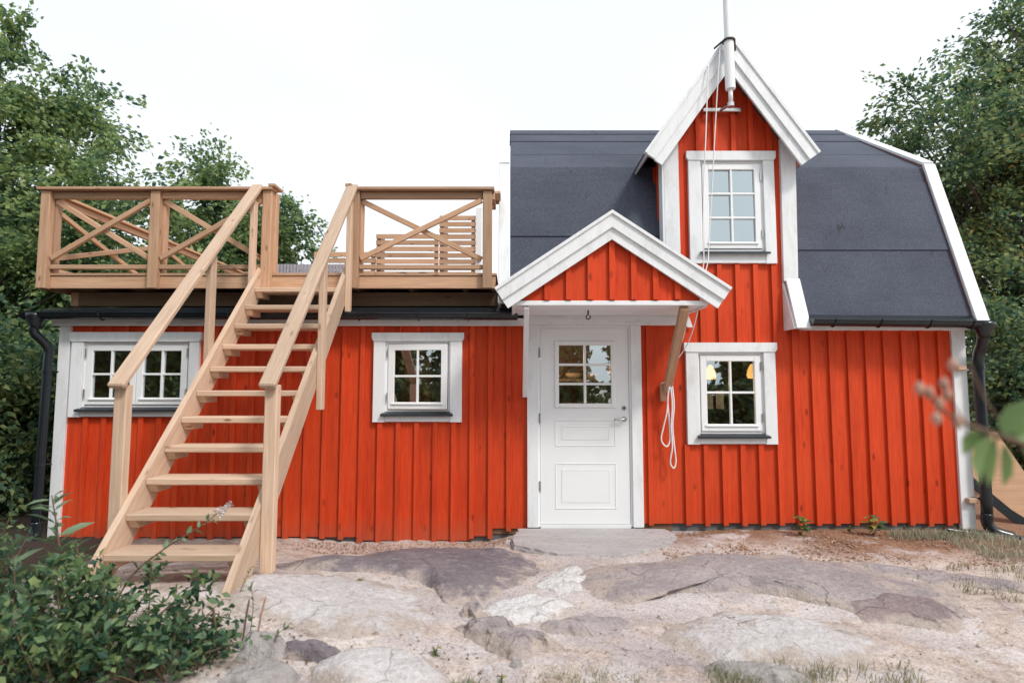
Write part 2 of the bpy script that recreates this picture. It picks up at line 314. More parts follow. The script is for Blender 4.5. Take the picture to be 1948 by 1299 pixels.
# ------------------------------------------------------------------ ground
ANCH = np.array([(-9, 0, -.5), (-5.6, -.5, -.28), (-4.6, 0, -.10), (-3.4, -.3, -.12), (-2.4, 0, -.12), (-1.5, -.15, -.15), (-.44, -.05, -.15), (.1, -.3, -.07), (1.4, -.2, -.05),
    (3, -.1, -.03), (4.5, -.1, -.03), (5.5, -.4, -.12), (7, 0, -.15), (-2.55, -2.42, .17), (-1.7, -2.38, .18), (-1.1, -2.1, .06), (0, -2, -.01), (.5, -1, -.06), (1.8, -1.3, -.02), (3, -1.8, -.06),
    (-2, -3.2, .02), (-3.4, -2.6, .0), (0, -3.2, -.03), (2, -3, -.06), (3.6, -3, -.15), (0, -5, -.05), (-3, -5, -.05), (4, -5, -.15), (-9, -6, -.4), (9, -6, -.4), (9, 1, -.3), (0, 9, -.2), (-10, 10, -.5), (10, 10, -.4), (0, -20, -.2)])
def gz(x, y):
    x = np.asarray(x, float); y = np.asarray(y, float)
    d2 = (x[..., None]-ANCH[:, 0])**2+(y[..., None]-ANCH[:, 1])**2+.06
    wt = d2**-1.6; return (wt*ANCH[:, 2]).sum(-1)/wt.sum(-1)
def gh(x, y): return float(gz(x, y))
def axis(a, b, step, far): 
    mid = np.arange(a, b+1e-6, step); k = np.cumsum(step*1.28**np.arange(1, 40)); k = k[k < far]
    return np.concatenate([(a-k)[::-1], mid, b+k])
gx = axis(-6.5, 6.5, .05, 260); gy = axis(-5.6, 1.2, .05, 260)
XX, YY = np.meshgrid(gx, gy); ZZ = gz(XX, YY)
def fnz(x, y): return noise.fractal(Vector((float(x)*1.6, float(y)*1.6, 0)), 1, 2, 5)*.022
fn = np.array([[fnz(a, b) for a in gx] for b in gy]); ZZ = ZZ+fn*np.clip(1-(np.abs(XX)/40), 0, 1)
def grid_mesh(name, X, Y, Zv):
    h, w_ = X.shape; me = bpy.data.meshes.new(name); me.vertices.add(h*w_); me.vertices.foreach_set('co', np.stack([X, Y, Zv], -1).astype(np.float32).ravel())
    i = np.arange((h-1)*w_).reshape(h-1, w_)[:, :-1].ravel(); q = np.stack([i, i+1, i+w_+1, i+w_], 1).astype(np.int32)
    me.loops.add(q.size); me.loops.foreach_set('vertex_index', q.ravel()); me.polygons.add(len(q)); me.polygons.foreach_set('loop_start', np.arange(0, q.size, 4, dtype=np.int32))
    me.update(); me.validate(); me.polygons.foreach_set('use_smooth', [True]*len(me.polygons)); return me
tag(link('ground', grid_mesh('ground', XX, YY, ZZ), SOIL, None), 'pale sandy soil yard in front of the red cottage', kind='structure')

def rock(outline, h, mat, label, name='rock', group=None, cat='rock', edge=.55, jag=.05, ns=5., seed=0, sink=.03, rough=1.):
    """a slab or boulder with the given ground outline, domed to height h; its ragged rim dips under the soil"""
    o = np.array(outline, float); c = o.mean(0); n = 150; seg = np.vstack([o, o[:1]]); L = np.r_[0, np.cumsum(np.hypot(*np.diff(seg, axis=0).T))]
    t = np.linspace(0, L[-1], n, endpoint=False); P = np.stack([np.interp(t, L, seg[:, 0]), np.interp(t, L, seg[:, 1])], 1)
    for _ in range(4): P = (np.roll(P, 1, 0)+2*P+np.roll(P, -1, 0))/4
    rings = [1.10, 1.05, 1.02, 1.0, .98, .95, .91, .86, .79, .70, .60, .48, .36, .24, .12]; vs = []; fr = lambda x, y, f, s: noise.fractal(Vector((x*f, y*f, seed*3.7+s)), .9, 2.1, 5)
    for r in rings:
        for k in range(n):
            x, y = c+(P[k]-c)*r; x, y = x+fr(x, y, ns*.8, 0)*jag, y+fr(x, y, ns*.8, 4)*jag
            prof = min(1, max(0, (1.06-r)/.5))**edge; z = gh(x, y)+fnz(x, y)-sink+(h+sink)*prof+fr(x, y, ns*.55, 9)*.022*rough*min(1, prof*1.6)+(abs(fr(x, y, ns*1.9, 2))-.25)*.012*rough
            vs.append((x, y, z))
    m = len(rings); vs.append((c[0], c[1], sum(v[2] for v in vs[-n:])/n)); fs = []
    for i in range(m-1):
        for k in range(n): fs.append((i*n+k, i*n+(k+1) % n, (i+1)*n+(k+1) % n, (i+1)*n+k))
    for k in range(n): fs.append(((m-1)*n+k, (m-1)*n+(k+1) % n, len(vs)-1))
    ob = MB().add(vs, fs).build(name, mat, None, True); at = ob.data.attributes.new('dust', 'FLOAT', 'POINT')
    at.data.foreach_set('value', [min(1, max(0, (r-.50)/.55)) for r in rings for _ in range(n)]+[0.]); return tag(ob, label, cat, group)
rock([(-1.83, -1.28), (-1.6, -.75), (-1.3, -.42), (-.7, -.25), (-.35, -.3), (.05, -.6), (.22, -1.0), (.14, -1.4), (-.1, -1.95), (-.4, -2.08), (-.6, -1.75), (-.95, -1.55), (-1.3, -1.62), (-1.7, -1.55)], .07, ROCK_D, 'broad dark purple-grey bedrock slab between stair and door', seed=1)
rock([(-1.9, -2.25), (-1.62, -1.72), (-1.0, -1.72), (-.6, -1.95), (-.42, -2.3), (-.55, -2.66), (-1.0, -2.74), (-1.5, -2.6)], .05, ROCK_L, 'pale smooth bedrock hump at the foot of the stair', seed=2)
rock([(.4, -1.6), (.5, -1.25), (.9, -1.0), (1.5, -.9), (2.2, -.85), (2.9, -1.1), (3.2, -1.6), (3.0, -2.1), (2.3, -2.15), (1.7, -1.75), (1.1, -1.75), (.8, -2.0), (.6, -1.95)], .055, ROCK_R, 'long mauve bedrock slab in front of the right window', seed=3)
rock([(.95, -2.3), (1.3, -2.05), (2.0, -2.2), (2.1, -2.5), (1.8, -2.78), (.95, -2.8), (.8, -2.55)], .05, ROCK_L, 'pale flat slab low on the right of the yard', seed=4)
rock([(-.35, -2.42), (-.1, -2.3), (.15, -2.55), (.28, -2.7), (.05, -2.8), (-.2, -2.66)], .075, ROCK_R, 'small ridged mauve rock in the middle foreground', seed=5, ns=9)
rock([(-.3, -2.28), (-.1, -1.98), (.2, -1.85), (.4, -2.05), (.2, -2.3), (-.05, -2.36)], .045, ROCK_W, 'whitish crumbled rock patch beside the dark slab', seed=6, ns=8)
rock([(.16, -2.3), (.4, -2.2), (.75, -2.25), (.62, -2.42), (.4, -2.5), (.2, -2.46)], .035, ROCK_R, 'flat mauve rock sliver right of the whitish patch', seed=7)
rock([(-.98, -2.98), (-.75, -2.8), (-.42, -2.78), (-.28, -2.98), (-.35, -3.25), (-.8, -3.3)], .075, ROCK_L, 'pale flat stone at the bottom edge of the yard', seed=8)
rock([(-1.42, -2.92), (-1.25, -2.82), (-1.08, -2.9), (-1.12, -3.02), (-1.35, -3.05)], .08, ROCK_S, 'small grey boulder beside the leafy shrub', seed=9, edge=.9)
rock([(-1.35, -3.12), (-1.15, -3.02), (-.98, -3.1), (-1.02, -3.3), (-1.35, -3.3)], .09, ROCK_S, 'rounded pale grey boulder at the bottom beside the shrub', seed=10, edge=.9)
rock([(-1.14, -2.86), (-.95, -2.8), (-.82, -2.88), (-.9, -2.96), (-1.1, -2.96)], .06, ROCK_D, 'dark elongated stone between pale slab and boulder', seed=11)
rock([(.95, -2.82), (1.2, -2.78), (1.5, -2.82), (1.5, -2.94), (1.1, -2.98)], .06, ROCK_S, 'narrow whitish stone at the bottom right among grass', seed=12)
rock([(2.05, -1.95), (2.5, -1.75), (2.9, -1.85), (2.95, -2.1), (2.6, -2.3), (2.2, -2.2)], .05, ROCK_E, 'dark reddish rock patch at right of the yard', seed=13)
dm = MB(); dr_ = random.Random(14)
for lay, (grow, zt, zb) in enumerate(((0, -.006, -.030), (.022, -.031, -.058), (.05, -.059, -.16))):
    o = [(.055, -.045), (.36, -.04), (.75, -.045), (1.2, -.04), (1.50, -.06), (1.56, -.22), (1.50, -.42), (1.36, -.60), (1.12, -.74), (.86, -.84), (.60, -.86), (.40, -.80), (.20, -.68), (.03, -.56), (.0, -.36), (.045, -.2)]
    pts = []
    for (x0, y0), (x1, y1) in zip(o, o[1:]+o[:1]):
        for k in range(5):
            t = k/5; x, y = x0+(x1-x0)*t, y0+(y1-y0)*t; j = 0 if y > -.06 else 1
            pts.append((x+(x-.78)*grow*j+dr_.gauss(0, .007)*j, y+(y+.35)*grow*1.6*j+dr_.gauss(0, .007)*j))
    n = len(pts); tilt = lambda y: y*.035
    dm.add([(x, y, zt+tilt(y)-.003) for x, y in pts]+[(.78+(x-.78)*.985, -.40+(y+.40)*.985, zt+tilt(y)) for x, y in pts]+[(x, y, zb+tilt(y)) for x, y in pts]+[(.78, -.40, zt+tilt(-.4)+.002)],
        [(i, (i+1) % n, (i+1) % n+n, i+n) for i in range(n)]+[(i+2*n, (i+1) % n+2*n, (i+1) % n, i) for i in range(n)]+[(i+n, (i+1) % n+n, 3*n) for i in range(n)])
tag(dm.build('doorstep', ROCK_P, None), 'flat layered pale stone doorstep below the white door', 'doorstep')
def scatter(name, n, box_, size, mat, label, seed):
    rg = np.random.default_rng(seed); x = rg.uniform(box_[0], box_[1], n); y = rg.uniform(box_[2], box_[3], n); z = gz(x, y)
    base = np.array([(1, 0, 0), (-1, 0, 0), (0, 1, 0), (0, -1, 0), (0, 0, .7), (0, 0, -.7)], float); F = np.array([(0, 2, 4), (2, 1, 4), (1, 3, 4), (3, 0, 4), (2, 0, 5), (1, 2, 5), (3, 1, 5), (0, 3, 5)])
    s = size[0]*(size[1]/size[0])**(rg.random(n)**3); sc = s[:, None, None]*rg.uniform(.6, 1.3, (n, 6, 3)); V = base[None]*sc+np.stack([x, y, z+s*.2], 1)[:, None]
    me = bpy.data.meshes.new(name); me.from_pydata(V.reshape(-1, 3).tolist(), [], (F[None]+np.arange(n)[:, None, None]*6).reshape(-1, 3).tolist()); me.update()
    return tag(link(name, me, mat, None), label, kind='stuff')
PEB = m_plain('pebbles', (.48, .40, .34), .9, var=.5, scale=25); PEBR = m_plain('soil_crumbs', (.30, .18, .12), .95, var=.4, scale=30)
scatter('gravel', 5000, (-3, 3.6, -3.2, -.2), (.003, .013), PEB, 'pale grit and small pebbles strewn over the yard', 3)
scatter('soil_crumbs', 7000, (1.3, 5.2, -1.1, -.05), (.004, .018), PEBR, 'reddish crumbs of bare soil along the wall foot', 4)
scatter('soil_crumbs', 1500, (-2.5, .1, -.45, -.05), (.004, .018), PEBR, 'brown crumbs of soil along the left wall foot', 5)

rock([(.28, -1.15), (.55, -1.0), (.62, -1.3), (.5, -1.75), (.3, -1.95), (.12, -1.75), (.2, -1.45)], .03, ROCK_W, 'whitish weathered rock strip between the dark and the mauve slab', seed=21, ns=8)
rock([(-.32, -2.2), (-.2, -2.12), (-.1, -2.2), (-.2, -2.3)], .06, ROCK_R, 'small knobbly rock at the left end of the ridged rock', seed=22, ns=10)
rock([(2.6, -1.0), (3.3, -1.15), (3.9, -1.6), (3.7, -1.75), (3.1, -1.5), (2.7, -1.25)], .03, ROCK_R, 'low mauve rock back at the right end of the long slab', seed=23)
for i, (x, y, q, lb) in enumerate(((-.03, -.33, .035, 'small whitish stone lying left of the doorstep'), (.02, -2.86, .03, 'white stone chip below the ridged rock'), (-.12, -2.9, .025, 'white stone chip left of the other below the ridged rock'), (2.55, -2.2, .03, 'pale pebble in front of the reddish rock'), (1.75, -.62, .03, 'pale stone flake on the bare soil before the right window'))):
    rock([(x+q*math.cos(a)*1.3, y+q*math.sin(a)) for a in np.linspace(0, 5.6, 8)], q*.9, ROCK_S if i % 2 else ROCK_L, lb, name='stone', cat='stone', seed=30+i, edge=.7, jag=.004, ns=20, sink=.008, rough=.25)

# ------------------------------------------------------------------ house
house = thing('red_cottage', (0, 0, 0), 'red board-clad cottage with white trim, dark gambrel roof and dormer', 'house')
EL = 2.06                                                   # underside of the left fascia
DX0, DX1 = 1.60, 2.92                                       # dormer walls
AP = (2.21, 4.90)                                           # dormer gable apex (outer edge of roof)
DS = 1.42                                                   # dormer roof slope
OPEN = [(-4.34, -3.26, 1.17, 1.84), (-1.285, -.62, 1.125, 1.845), (1.875, 2.545, .905, 1.735), (1.945, 2.605, 2.765, 3.725), (.272, 1.205, -.2, 2.005)]
CASE = [(-4.457, -3.165, 1.08, 1.936), (-1.40, -.505, 1.03, 1.93), (1.757, 2.66, .81, 1.829), (1.825, 2.715, 2.64, 3.82), (.152, 1.305, -.2, 2.125)]
def wtop(x): return min(4.95-.10-DS*abs(x-AP[0])*1.0, 9) if DX0 < x < DX1 else (2.06 if x < 1.6 else 2.03)
def wbot(x): return -.10 if x < -1.6 else (-.135 if x < -.42 else (-.09 if x < -.2 else (-.02 if x < .2 else .03)))
def segs(lo, hi, x0, x1, rects):
    out_ = [(lo, hi)]
    for a, b, c, d in rects:
        if a <= x0+1e-4 and b >= x1-1e-4:
            nx = []
            for l, h in out_:
                if d <= l or c >= h: nx.append((l, h)); continue
                if c > l+.01: nx.append((l, c))
                if d < h-.01: nx.append((d, h))
            out_ = nx
    return out_
def board_shape(x0, x1, lo, hi, tops, rects):
    """rectangle with slanted top, notched where an opening covers only one side of it"""
    left = []; right = []
    for a, b, c, d in rects:
        if d <= lo or c >= hi or b <= x0 or a >= x1: continue
        c2, d2 = max(c, lo), d
        if a <= x0 and b < x1: left.append((b, c2, d2))
        elif a > x0 and b >= x1: right.append((a, c2, d2))
    p = [(x0, lo)]
    if right and right[0][1] <= lo: p += [(right[0][0], lo), (right[0][0], right[0][2]), (x1, right[0][2])]; right = right[1:]
    else: p.append((x1, lo))
    for a, c, d in right: p += [(x1, c), (a, c), (a, d), (x1, d)]
    p += tops[::-1]
    for b, c, d in left[::-1]:
        if c <= lo: p += [(x0, d), (b, d), (b, lo)]; p = p[1:]
        else: p += [(x0, d), (b, d), (b, c), (x0, c)]
    return p
PITCH = .185
def clad(xs, x_lo, x_hi, bot, top, rects, casing, y, parent, bth=.02, tth=.030, wb=.048, ridge=None, drop=.018):
    """boards between batten centres xs, battens in front"""
    e = [x_lo]+[x for x in xs if x_lo+.03 < x < x_hi-.03]+[x_hi]
    for x0, x1 in zip(e, e[1:]):
        x0 += .001; x1 -= .001; lo = bot((x0+x1)/2)+random.uniform(-.004, .004); brk = [x0]+([ridge] if ridge and x0 < ridge < x1 else [])+[x1]
        hi = max(top(b) for b in brk)
        for l, h in segs(lo, hi, x0, x1, rects):
            tops = [(b, top(b)) for b in brk] if h == hi else [(x0, h), (x1, h)]
            if min(t[1] for t in tops)-l < .004 and len(tops) == 2 and max(t[1] for t in tops)-l < .02: continue
            tops = [(a, max(b, l+.001)) for a, b in tops]
            prism('wall_board', board_shape(x0, x1, l, h, tops, rects), y-random.uniform(0, .002), y+bth, RED, parent)
    for x in e[1:-1]:
        a, b = x-wb/2+random.uniform(-.002, .002), x+wb/2+random.uniform(-.002, .002); lo = bot(x)-drop+random.uniform(-.005, .005)
        ov = [(a-.01 if c0 < b and c1 > a else c0, b+.01 if c0 < b and c1 > a else c1, z0, z1) for c0, c1, z0, z1 in casing]
        ta, tb = top(a), top(b)
        for l, h in segs(lo, max(ta, tb), a, b, ov):
            last = h == max(ta, tb)
            if (min(ta, tb) if last else h)-l < .01: continue
            tp = [(a, ta), (ridge, top(ridge)), (b, tb)] if last and ridge and a < ridge < b else ([(a, ta), (b, tb)] if last else [(a, h), (b, h)])
            prism('batten', [(a, l), (b, l)]+tp[::-1], y-tth, y-.0022, RED, parent)
left_b = [-1.697+PITCH*k for k in range(-16, 10) if -4.45 < -1.697+PITCH*k < .12]
clad(left_b, -4.50, .16, wbot, lambda x: EL, OPEN, CASE, 0, house)
right_b = [1.385+PITCH*k for k in range(0, 18) if 1.385+PITCH*k < 4.45]
clad([x for x in right_b if x < DX0-.02], 1.296, DX0, lambda x: .03, lambda x: 2.1, OPEN, CASE, 0, house)
dtop = lambda x: AP[1]-.12-DS*abs(x-AP[0])
clad([x for x in right_b if DX0+.02 < x < DX1-.02], DX0, DX1, lambda x: .03, dtop, OPEN, CASE, 0, house, ridge=AP[0])
clad([x for x in right_b if x > DX1+.02], DX1, 4.47, lambda x: .03, lambda x: 2.03, OPEN, CASE, 0, house)
# frame wall behind the boards, foundation, other walls, floors
core = MB()
def core_wall(x0, x1, z0, top, rects, y0=.022, y1=.13):
    xs = sorted({x0, x1}|{v for r in rects for v in r[:2] if x0 < v < x1})
    for a, b in zip(xs, xs[1:]):
        for l, h in segs(z0, top, a, b, rects): core.box(a, b, y0, y1, l, h)
core_wall(-4.55, DX0, -.08, 2.05, OPEN); core_wall(DX0, DX1, .05, 3.86, OPEN); core_wall(DX1, 4.55, .05, 2.0, OPEN)
core.build('front_wall', INT, house)
MB().box(1.3, 4.56, .03, .3, -.3, .035).box(-4.5, .2, .03, .3, -.5, -.09).build('foundation', CONC, house)
sh = MB().box(-4.58, -4.5, .14, 4.15, -.6, 2.04).box(4.5, 4.58, .14, 4.15, -.3, 2.0).box(-4.58, 4.58, 4.05, 4.15, -.6, 2.05)
sh.add([(4.5, .0, 2.0), (4.5, .40, 3.74), (4.5, 2.0, 4.84), (4.5, 3.6, 3.74), (4.5, 4.1, 2.0), (4.58, .0, 2.0), (4.58, .40, 3.74), (4.58, 2.0, 4.84), (4.58, 3.6, 3.74), (4.58, 4.1, 2.0)], [(0, 1, 2, 3, 4), (9, 8, 7, 6, 5), (0, 5, 6, 1), (1, 6, 7, 2), (2, 7, 8, 3), (3, 8, 9, 4), (4, 9, 5, 0)])
sh.add([(0, .0, 2.0), (0, .40, 3.74), (0, 2.0, 4.84), (0, 3.6, 3.74), (0, 4.1, 2.0), (.06, .0, 2.0), (.06, .40, 3.74), (.06, 2.0, 4.84), (.06, 3.6, 3.74), (.06, 4.1, 2.0)], [(0, 1, 2, 3, 4), (9, 8, 7, 6, 5), (0, 5, 6, 1), (1, 6, 7, 2), (2, 7, 8, 3), (3, 8, 9, 4), (4, 9, 5, 0)])
sh.build('side_wall', RED, house)
MB().box(-4.5, 4.5, .14, 4.05, -.08, .0).build('floor', INT, house)
MB().box(-4.5, 4.5, .14, 4.04, 2.08, 2.14).build('ceiling', INT, house)
MB().box(-4.49, -4.46, .14, 2.6, .0, 2.08).box(4.46, 4.49, .14, 2.6, .0, 2.08).build('lining', INT, house)
MB().box(-4.49, 4.49, 2.6, 2.66, .0, 2.08).build('partition', INT, house)
MB().box(DX0+.02, DX1-.02, 1.6, 1.66, 2.15, 4.2).build('loft_wall', INTW, house)

def window(name, op, cs, sashes, rows, cols, hinge='right', ajar=0, headext=.018):
    x0, x1, z0, z1 = op; c0, c1, d0, d1 = cs; y = -.03
    F = MB().box(x0, x0+.028, -.012, .10, z0, z1, .003).box(x1-.028, x1, -.012, .10, z0, z1, .003).box(x0+.028, x1-.028, -.012, .10, z1-.028, z1, .003).box(x0+.028, x1-.028, -.012, .10, z0, z0+.03, .003)
    wn = F.build(name, WHITES, house)
    box('casing', c0, x0+.004, -.046, -.002, d0, z1-.002, WHITE, wn); box('casing', x1-.004, c1, -.046, -.002, d0, z1-.002, WHITE, wn)
    box('casing', x0+.005, x1-.005, -.042, -.002, d0+.005, z0-.005, WHITE, wn)
    prism('head_casing', [(c0, z1), (c1, z1), (c1+headext, z1+.028), (c1+headext, d1), (c0-headext, d1), (c0-headext, z1+.028)], -.054, -.002, WHITE, wn)
    MB().add([(x0+.002, -.008, z0+.012), (x1-.002, -.008, z0+.012), (x1+.03, -.082, z0-.012), (x0-.03, -.082, z0-.012), (x0+.002, -.008, z0-.004), (x1-.002, -.008, z0-.004), (x1+.03, -.082, z0-.034), (x0-.03, -.082, z0-.034)],
        [(0, 3, 2, 1), (4, 5, 6, 7), (3, 7, 6, 2), (0, 4, 7, 3), (1, 2, 6, 5), (0, 1, 5, 4)]).build('sill', SILL, wn)
    n = sashes; wi = (x1-x0-.056)/n
    for i in range(n):
        a, b = x0+.028+wi*i+.003, x0+.028+wi*(i+1)-.003; lo, hi = z0+.034, z1-.031; s = .062
        M = Matrix()
        if ajar: M = Matrix.Translation((a, -.02, 0)) @ Matrix.Rotation(R(-ajar), 4, 'Z') @ Matrix.Translation((-a, .02, 0))
        S = MB().box(a, a+s, -.026, .02, lo, hi, .004).box(b-s, b, -.026, .02, lo, hi, .004).box(a+s, b-s, -.026, .02, hi-s, hi, .004).box(a+s, b-s, -.026, .02, lo, lo+s*1.15, .004).box(a+s*.6, b-s*.6, -.038, -.02, lo+s*.72, lo+s*1.05, .004)
        so = link('sash', S.mesh('sash'), WHITES, wn, M)
        ga, gb, gl, gh_ = a+s, b-s, lo+s*1.15, hi-s
        for k in range(1, cols): link('muntin', MB().box(ga+(gb-ga)*k/cols-.011, ga+(gb-ga)*k/cols+.011, -.023, .015, gl, gh_, .003).mesh('muntin'), WHITES, wn, M)
        for k in range(1, rows): link('muntin', MB().box(ga, gb, -.021, .013, gl+(gh_-gl)*k/rows-.011, gl+(gh_-gl)*k/rows+.011, .003).mesh('muntin'), WHITES, wn, M)
        for r in range(rows):
            for c in range(cols):
                A, B = ga+(gb-ga)*c/cols, ga+(gb-ga)*(c+1)/cols; C, D = gl+(gh_-gl)*r/rows, gl+(gh_-gl)*(r+1)/rows
                link('pane', MB().add([(A, -.004, C), (B, -.004, C), (B, -.004, D), (A, -.004, D)], [(0, 1, 2, 3)]).mesh('pane'), GLASS, wn, M @ Matrix.Rotation(R(random.uniform(-.25, .25)), 4, 'X'))
        hx = b if hinge == 'right' else a
        if n == 2: hx = a if i == 0 else b
        for hz in (lo+.12*(hi-lo), lo+.8*(hi-lo)): MB().tube([(hx+(.004 if hx == b else -.004), -.033, hz), (hx+(.004 if hx == b else -.004), -.033, hz+.085)], .008, 8).build('hinge', STEEL, wn)
    return wn
window('window', OPEN[0], CASE[0], 2, 2, 2)
window('window', OPEN[1], CASE[1], 1, 2, 2, 'left', 4.0)
window('window', OPEN[2], CASE[2], 1, 2, 2)
dw = window('window', OPEN[3], CASE[3], 1, 3, 2); dw['label'] = 'tall six-paned dormer window'

# door
D0, D1, DT = .287, 1.178, 1.975
dr = MB()
gx0, gx1, gz0, gz1 = .462, 1.012, 1.205, 1.815
dr.box(D0, gx0, -.02, .03, .03, DT).box(gx1, D1, -.02, .03, .03, DT).box(gx0, gx1, -.02, .03, gz1, DT).box(gx0, gx1, -.02, .03, .03, gz0)
door = dr.build('door', WHITES, house)
link('frame', MB().box(.256, .284, -.03, .10, .0, 2.005, .003).box(1.181, 1.209, -.03, .10, .0, 2.005, .003).box(.284, 1.181, -.03, .10, 1.978, 2.005, .003).box(.284, 1.181, -.03, .12, -.02, .026).mesh('frame'), WHITES, door)
for i, (x0, x1, z0, z1) in enumerate(((.432, 1.042, .79, 1.055), (.432, 1.042, .175, .625))):
    p = MB()
    for q, (ins, yy) in enumerate(((0, -.0245), (.062, -.0235))):
        a, b, c, d = x0+ins, x1-ins, z0+ins, z1-ins; t = .012
        p.box(a, a+t, yy, -.02, c, d, .004).box(b-t, b, yy, -.02, c, d, .004).box(a+t, b-t, yy, -.02, c, c+t, .004).box(a+t, b-t, yy, -.02, d-t, d, .004)
    p.box(x0+.075, x1-.075, -.0222, -.02, z0+.075, z1-.075, .002)
    p.build('door_panel', WHITES, door)
link('glazing_frame', MB().box(gx0-.03, gx0+.012, -.036, -.0205, gz0-.03, gz1+.03, .005).box(gx1-.012, gx1+.03, -.036, -.0205, gz0-.03, gz1+.03, .005).box(gx0+.012, gx1-.012, -.036, -.0205, gz1-.012, gz1+.03, .005).box(gx0+.012, gx1-.012, -.036, -.0205, gz0-.03, gz0+.012, .005).mesh('glazing_frame'), WHITES, door)
ga, gb, gl, gt = gx0+.012, gx1-.012, gz0+.012, gz1-.012
MB().box((ga+gb)/2-.012, (ga+gb)/2+.012, -.032, .0, gl, gt, .004).build('muntin', WHITES, door)
for k in (1, 2): MB().box(ga, gb, -.030, .0, gl+(gt-gl)*k/3-.012, gl+(gt-gl)*k/3+.012, .004).build('muntin', WHITES, door)
for r in range(3):
    for c in range(2):
        A, B, C, D = ga+(gb-ga)*c/2, ga+(gb-ga)*(c+1)/2, gl+(gt-gl)*r/3, gl+(gt-gl)*(r+1)/3
        link('pane', MB().add([(A, -.012, C), (B, -.012, C), (B, -.012, D), (A, -.012, D)], [(0, 1, 2, 3)]).mesh('pane'), GLASS, door, Matrix.Rotation(R(random.uniform(-.2, .2)), 4, 'X'))
MB().lathe([(.024, 0), (.024, .006), (.018, .010)], (0, 0, 0), 16).build('lock', STEEL, door).matrix_basis = Matrix.Translation((1.128, -.020, 1.172)) @ Matrix.Rotation(R(90), 4, 'X')
MB().lathe([(.010, 0), (.010, .004)], (0, 0, 0), 12).build('keyhole', DARKM, door).matrix_basis = Matrix.Translation((1.128, -.030, 1.172)) @ Matrix.Rotation(R(90), 4, 'X')
MB().tube([(1.13, -.02, 1.062), (1.13, -.026, 1.062)], .024, 16).tube([(1.13, -.024, 1.062), (1.13, -.066, 1.062), (1.122, -.07, 1.062), (1.035, -.07, 1.058), (1.02, -.066, 1.057)], .0095, 10).build('handle', STEEL, door, True)
for hz in (.35, 1.02, 1.68): MB().tube([(.280, -.036, hz), (.280, -.036, hz+.1)], .010, 10).build('hinge', STEEL, door)
box('door_casing', .152, .262, -.05, -.002, .0, 2.005, WHITE, house); box('door_casing', 1.20, 1.305, -.05, -.002, .0, 2.005, WHITE, house)
box('header_board', .152, 1.70, -.053, -.002, 2.006, 2.118, WHITE, house)

# corner boards, fascia
box('corner_board', -4.60, -4.485, -.03, .02, -.10, 2.05, WHITE, house); box('corner_board', 4.462, 4.60, -.03, .02, -.02, 2.0, WHITE, house)
box('fascia_board', -4.66, .15, -.065, -.025, 2.0, 2.075, WHITE, house); box('fascia_board', 2.93, 4.55, -.17, -.135, 1.945, 2.03, WHITE, house)
box('eave_soffit', 2.93, 4.58, -.135, .0, 1.955, 1.98, WHITE, house); 
# main gambrel roof
SL = (.41+.2)/(3.81-2.0)
def ry(z): return -.2+(z-2.0)*SL if z < 3.81 else .41+(z-3.81)*(1.59/1.12)
rf = MB()
def slab(mb, x0, x1, za, zb, th, lift=0):
    ya, yb = ry(za+1e-6), ry(zb-1e-6); d = Vector((0, yb-ya, zb-za)).normalized(); n = Vector((0, -d.z, d.y))
    q = [Vector((x, y, z))+n*(lift+t) for t in (0, th) for x, y, z in ((x0, ya, za), (x1, ya, za), (x1, yb, zb), (x0, yb, zb))]
    mb.add(q, [(3, 2, 1, 0), (4, 5, 6, 7), (0, 1, 5, 4), (1, 2, 6, 5), (2, 3, 7, 6), (3, 0, 4, 7)]); return mb
for x0, x1, za in ((-.02, DX0+.02, 2.2), (DX1-.02, 4.56, 2.0)): slab(rf, x0, x1, za, 3.81, .03, -.035)
slab(rf, -.02, 4.56, 3.81, 4.93, .03, -.035)
rf.add([(-.02, 2, 4.92), (4.56, 2, 4.92), (4.56, 3.6, 3.8), (-.02, 3.6, 3.8), (4.56, 4.25, 2.0), (-.02, 4.25, 2.0)], [(0, 1, 2, 3), (3, 2, 4, 5)])
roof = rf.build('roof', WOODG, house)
for x0, x1, cut in ((-.02, DX0, (2.2, 3.02, 3.74)), (DX1, 4.565, (2.0, 2.86, 3.62))):
    s = slab(MB(), x0, x1, cut[0], cut[1], .006); s.build('felt_strip', FELT, roof)
    slab(MB(), x0, x1, cut[1]-.06, cut[2], .012, .0065).build('felt_strip', FELT, roof)
    # sheet folded over the break
    m = MB(); pr = []
    zs = [cut[2]-.07, 3.70, 3.765, 3.80]; pts = [(ry(z)-.013, z) for z in zs if z < 3.79]+[(.405, 3.822), (.44, 3.85), (.62, 3.975), (.95, 4.21)]
    v = []; 
    for yy, z in pts: v += [(x0, yy, z), (x1, yy, z), (x0, yy+.008, z-.004), (x1, yy+.008, z-.004)]
    f = []
    for i in range(len(pts)-1):
        a, b = i*4, i*4+4; f += [(a, a+1, b+1, b), (a+2, b+2, b+3, a+3), (a, b, b+2, a+2), (a+1, a+3, b+3, b+1)]
    f += [(0, 2, 3, 1)]; m.add(v, f).build('felt_strip', FELT, roof, False)
slab(MB(), -.02, 4.565, 4.15, 4.60, .006, .012).build('felt_strip', FELT, roof); slab(MB(), -.02, 4.565, 4.56, 4.93, .006, .02).build('felt_strip', FELT, roof)
MB().add([(-.1, 1.80, 4.83), (4.66, 1.80, 4.83), (4.66, 2.0, 4.975), (-.1, 2.0, 4.975), (4.66, 2.2, 4.83), (-.1, 2.2, 4.83)], [(0, 1, 2, 3), (3, 2, 4, 5)]).build('ridge_cap', FELT, roof)
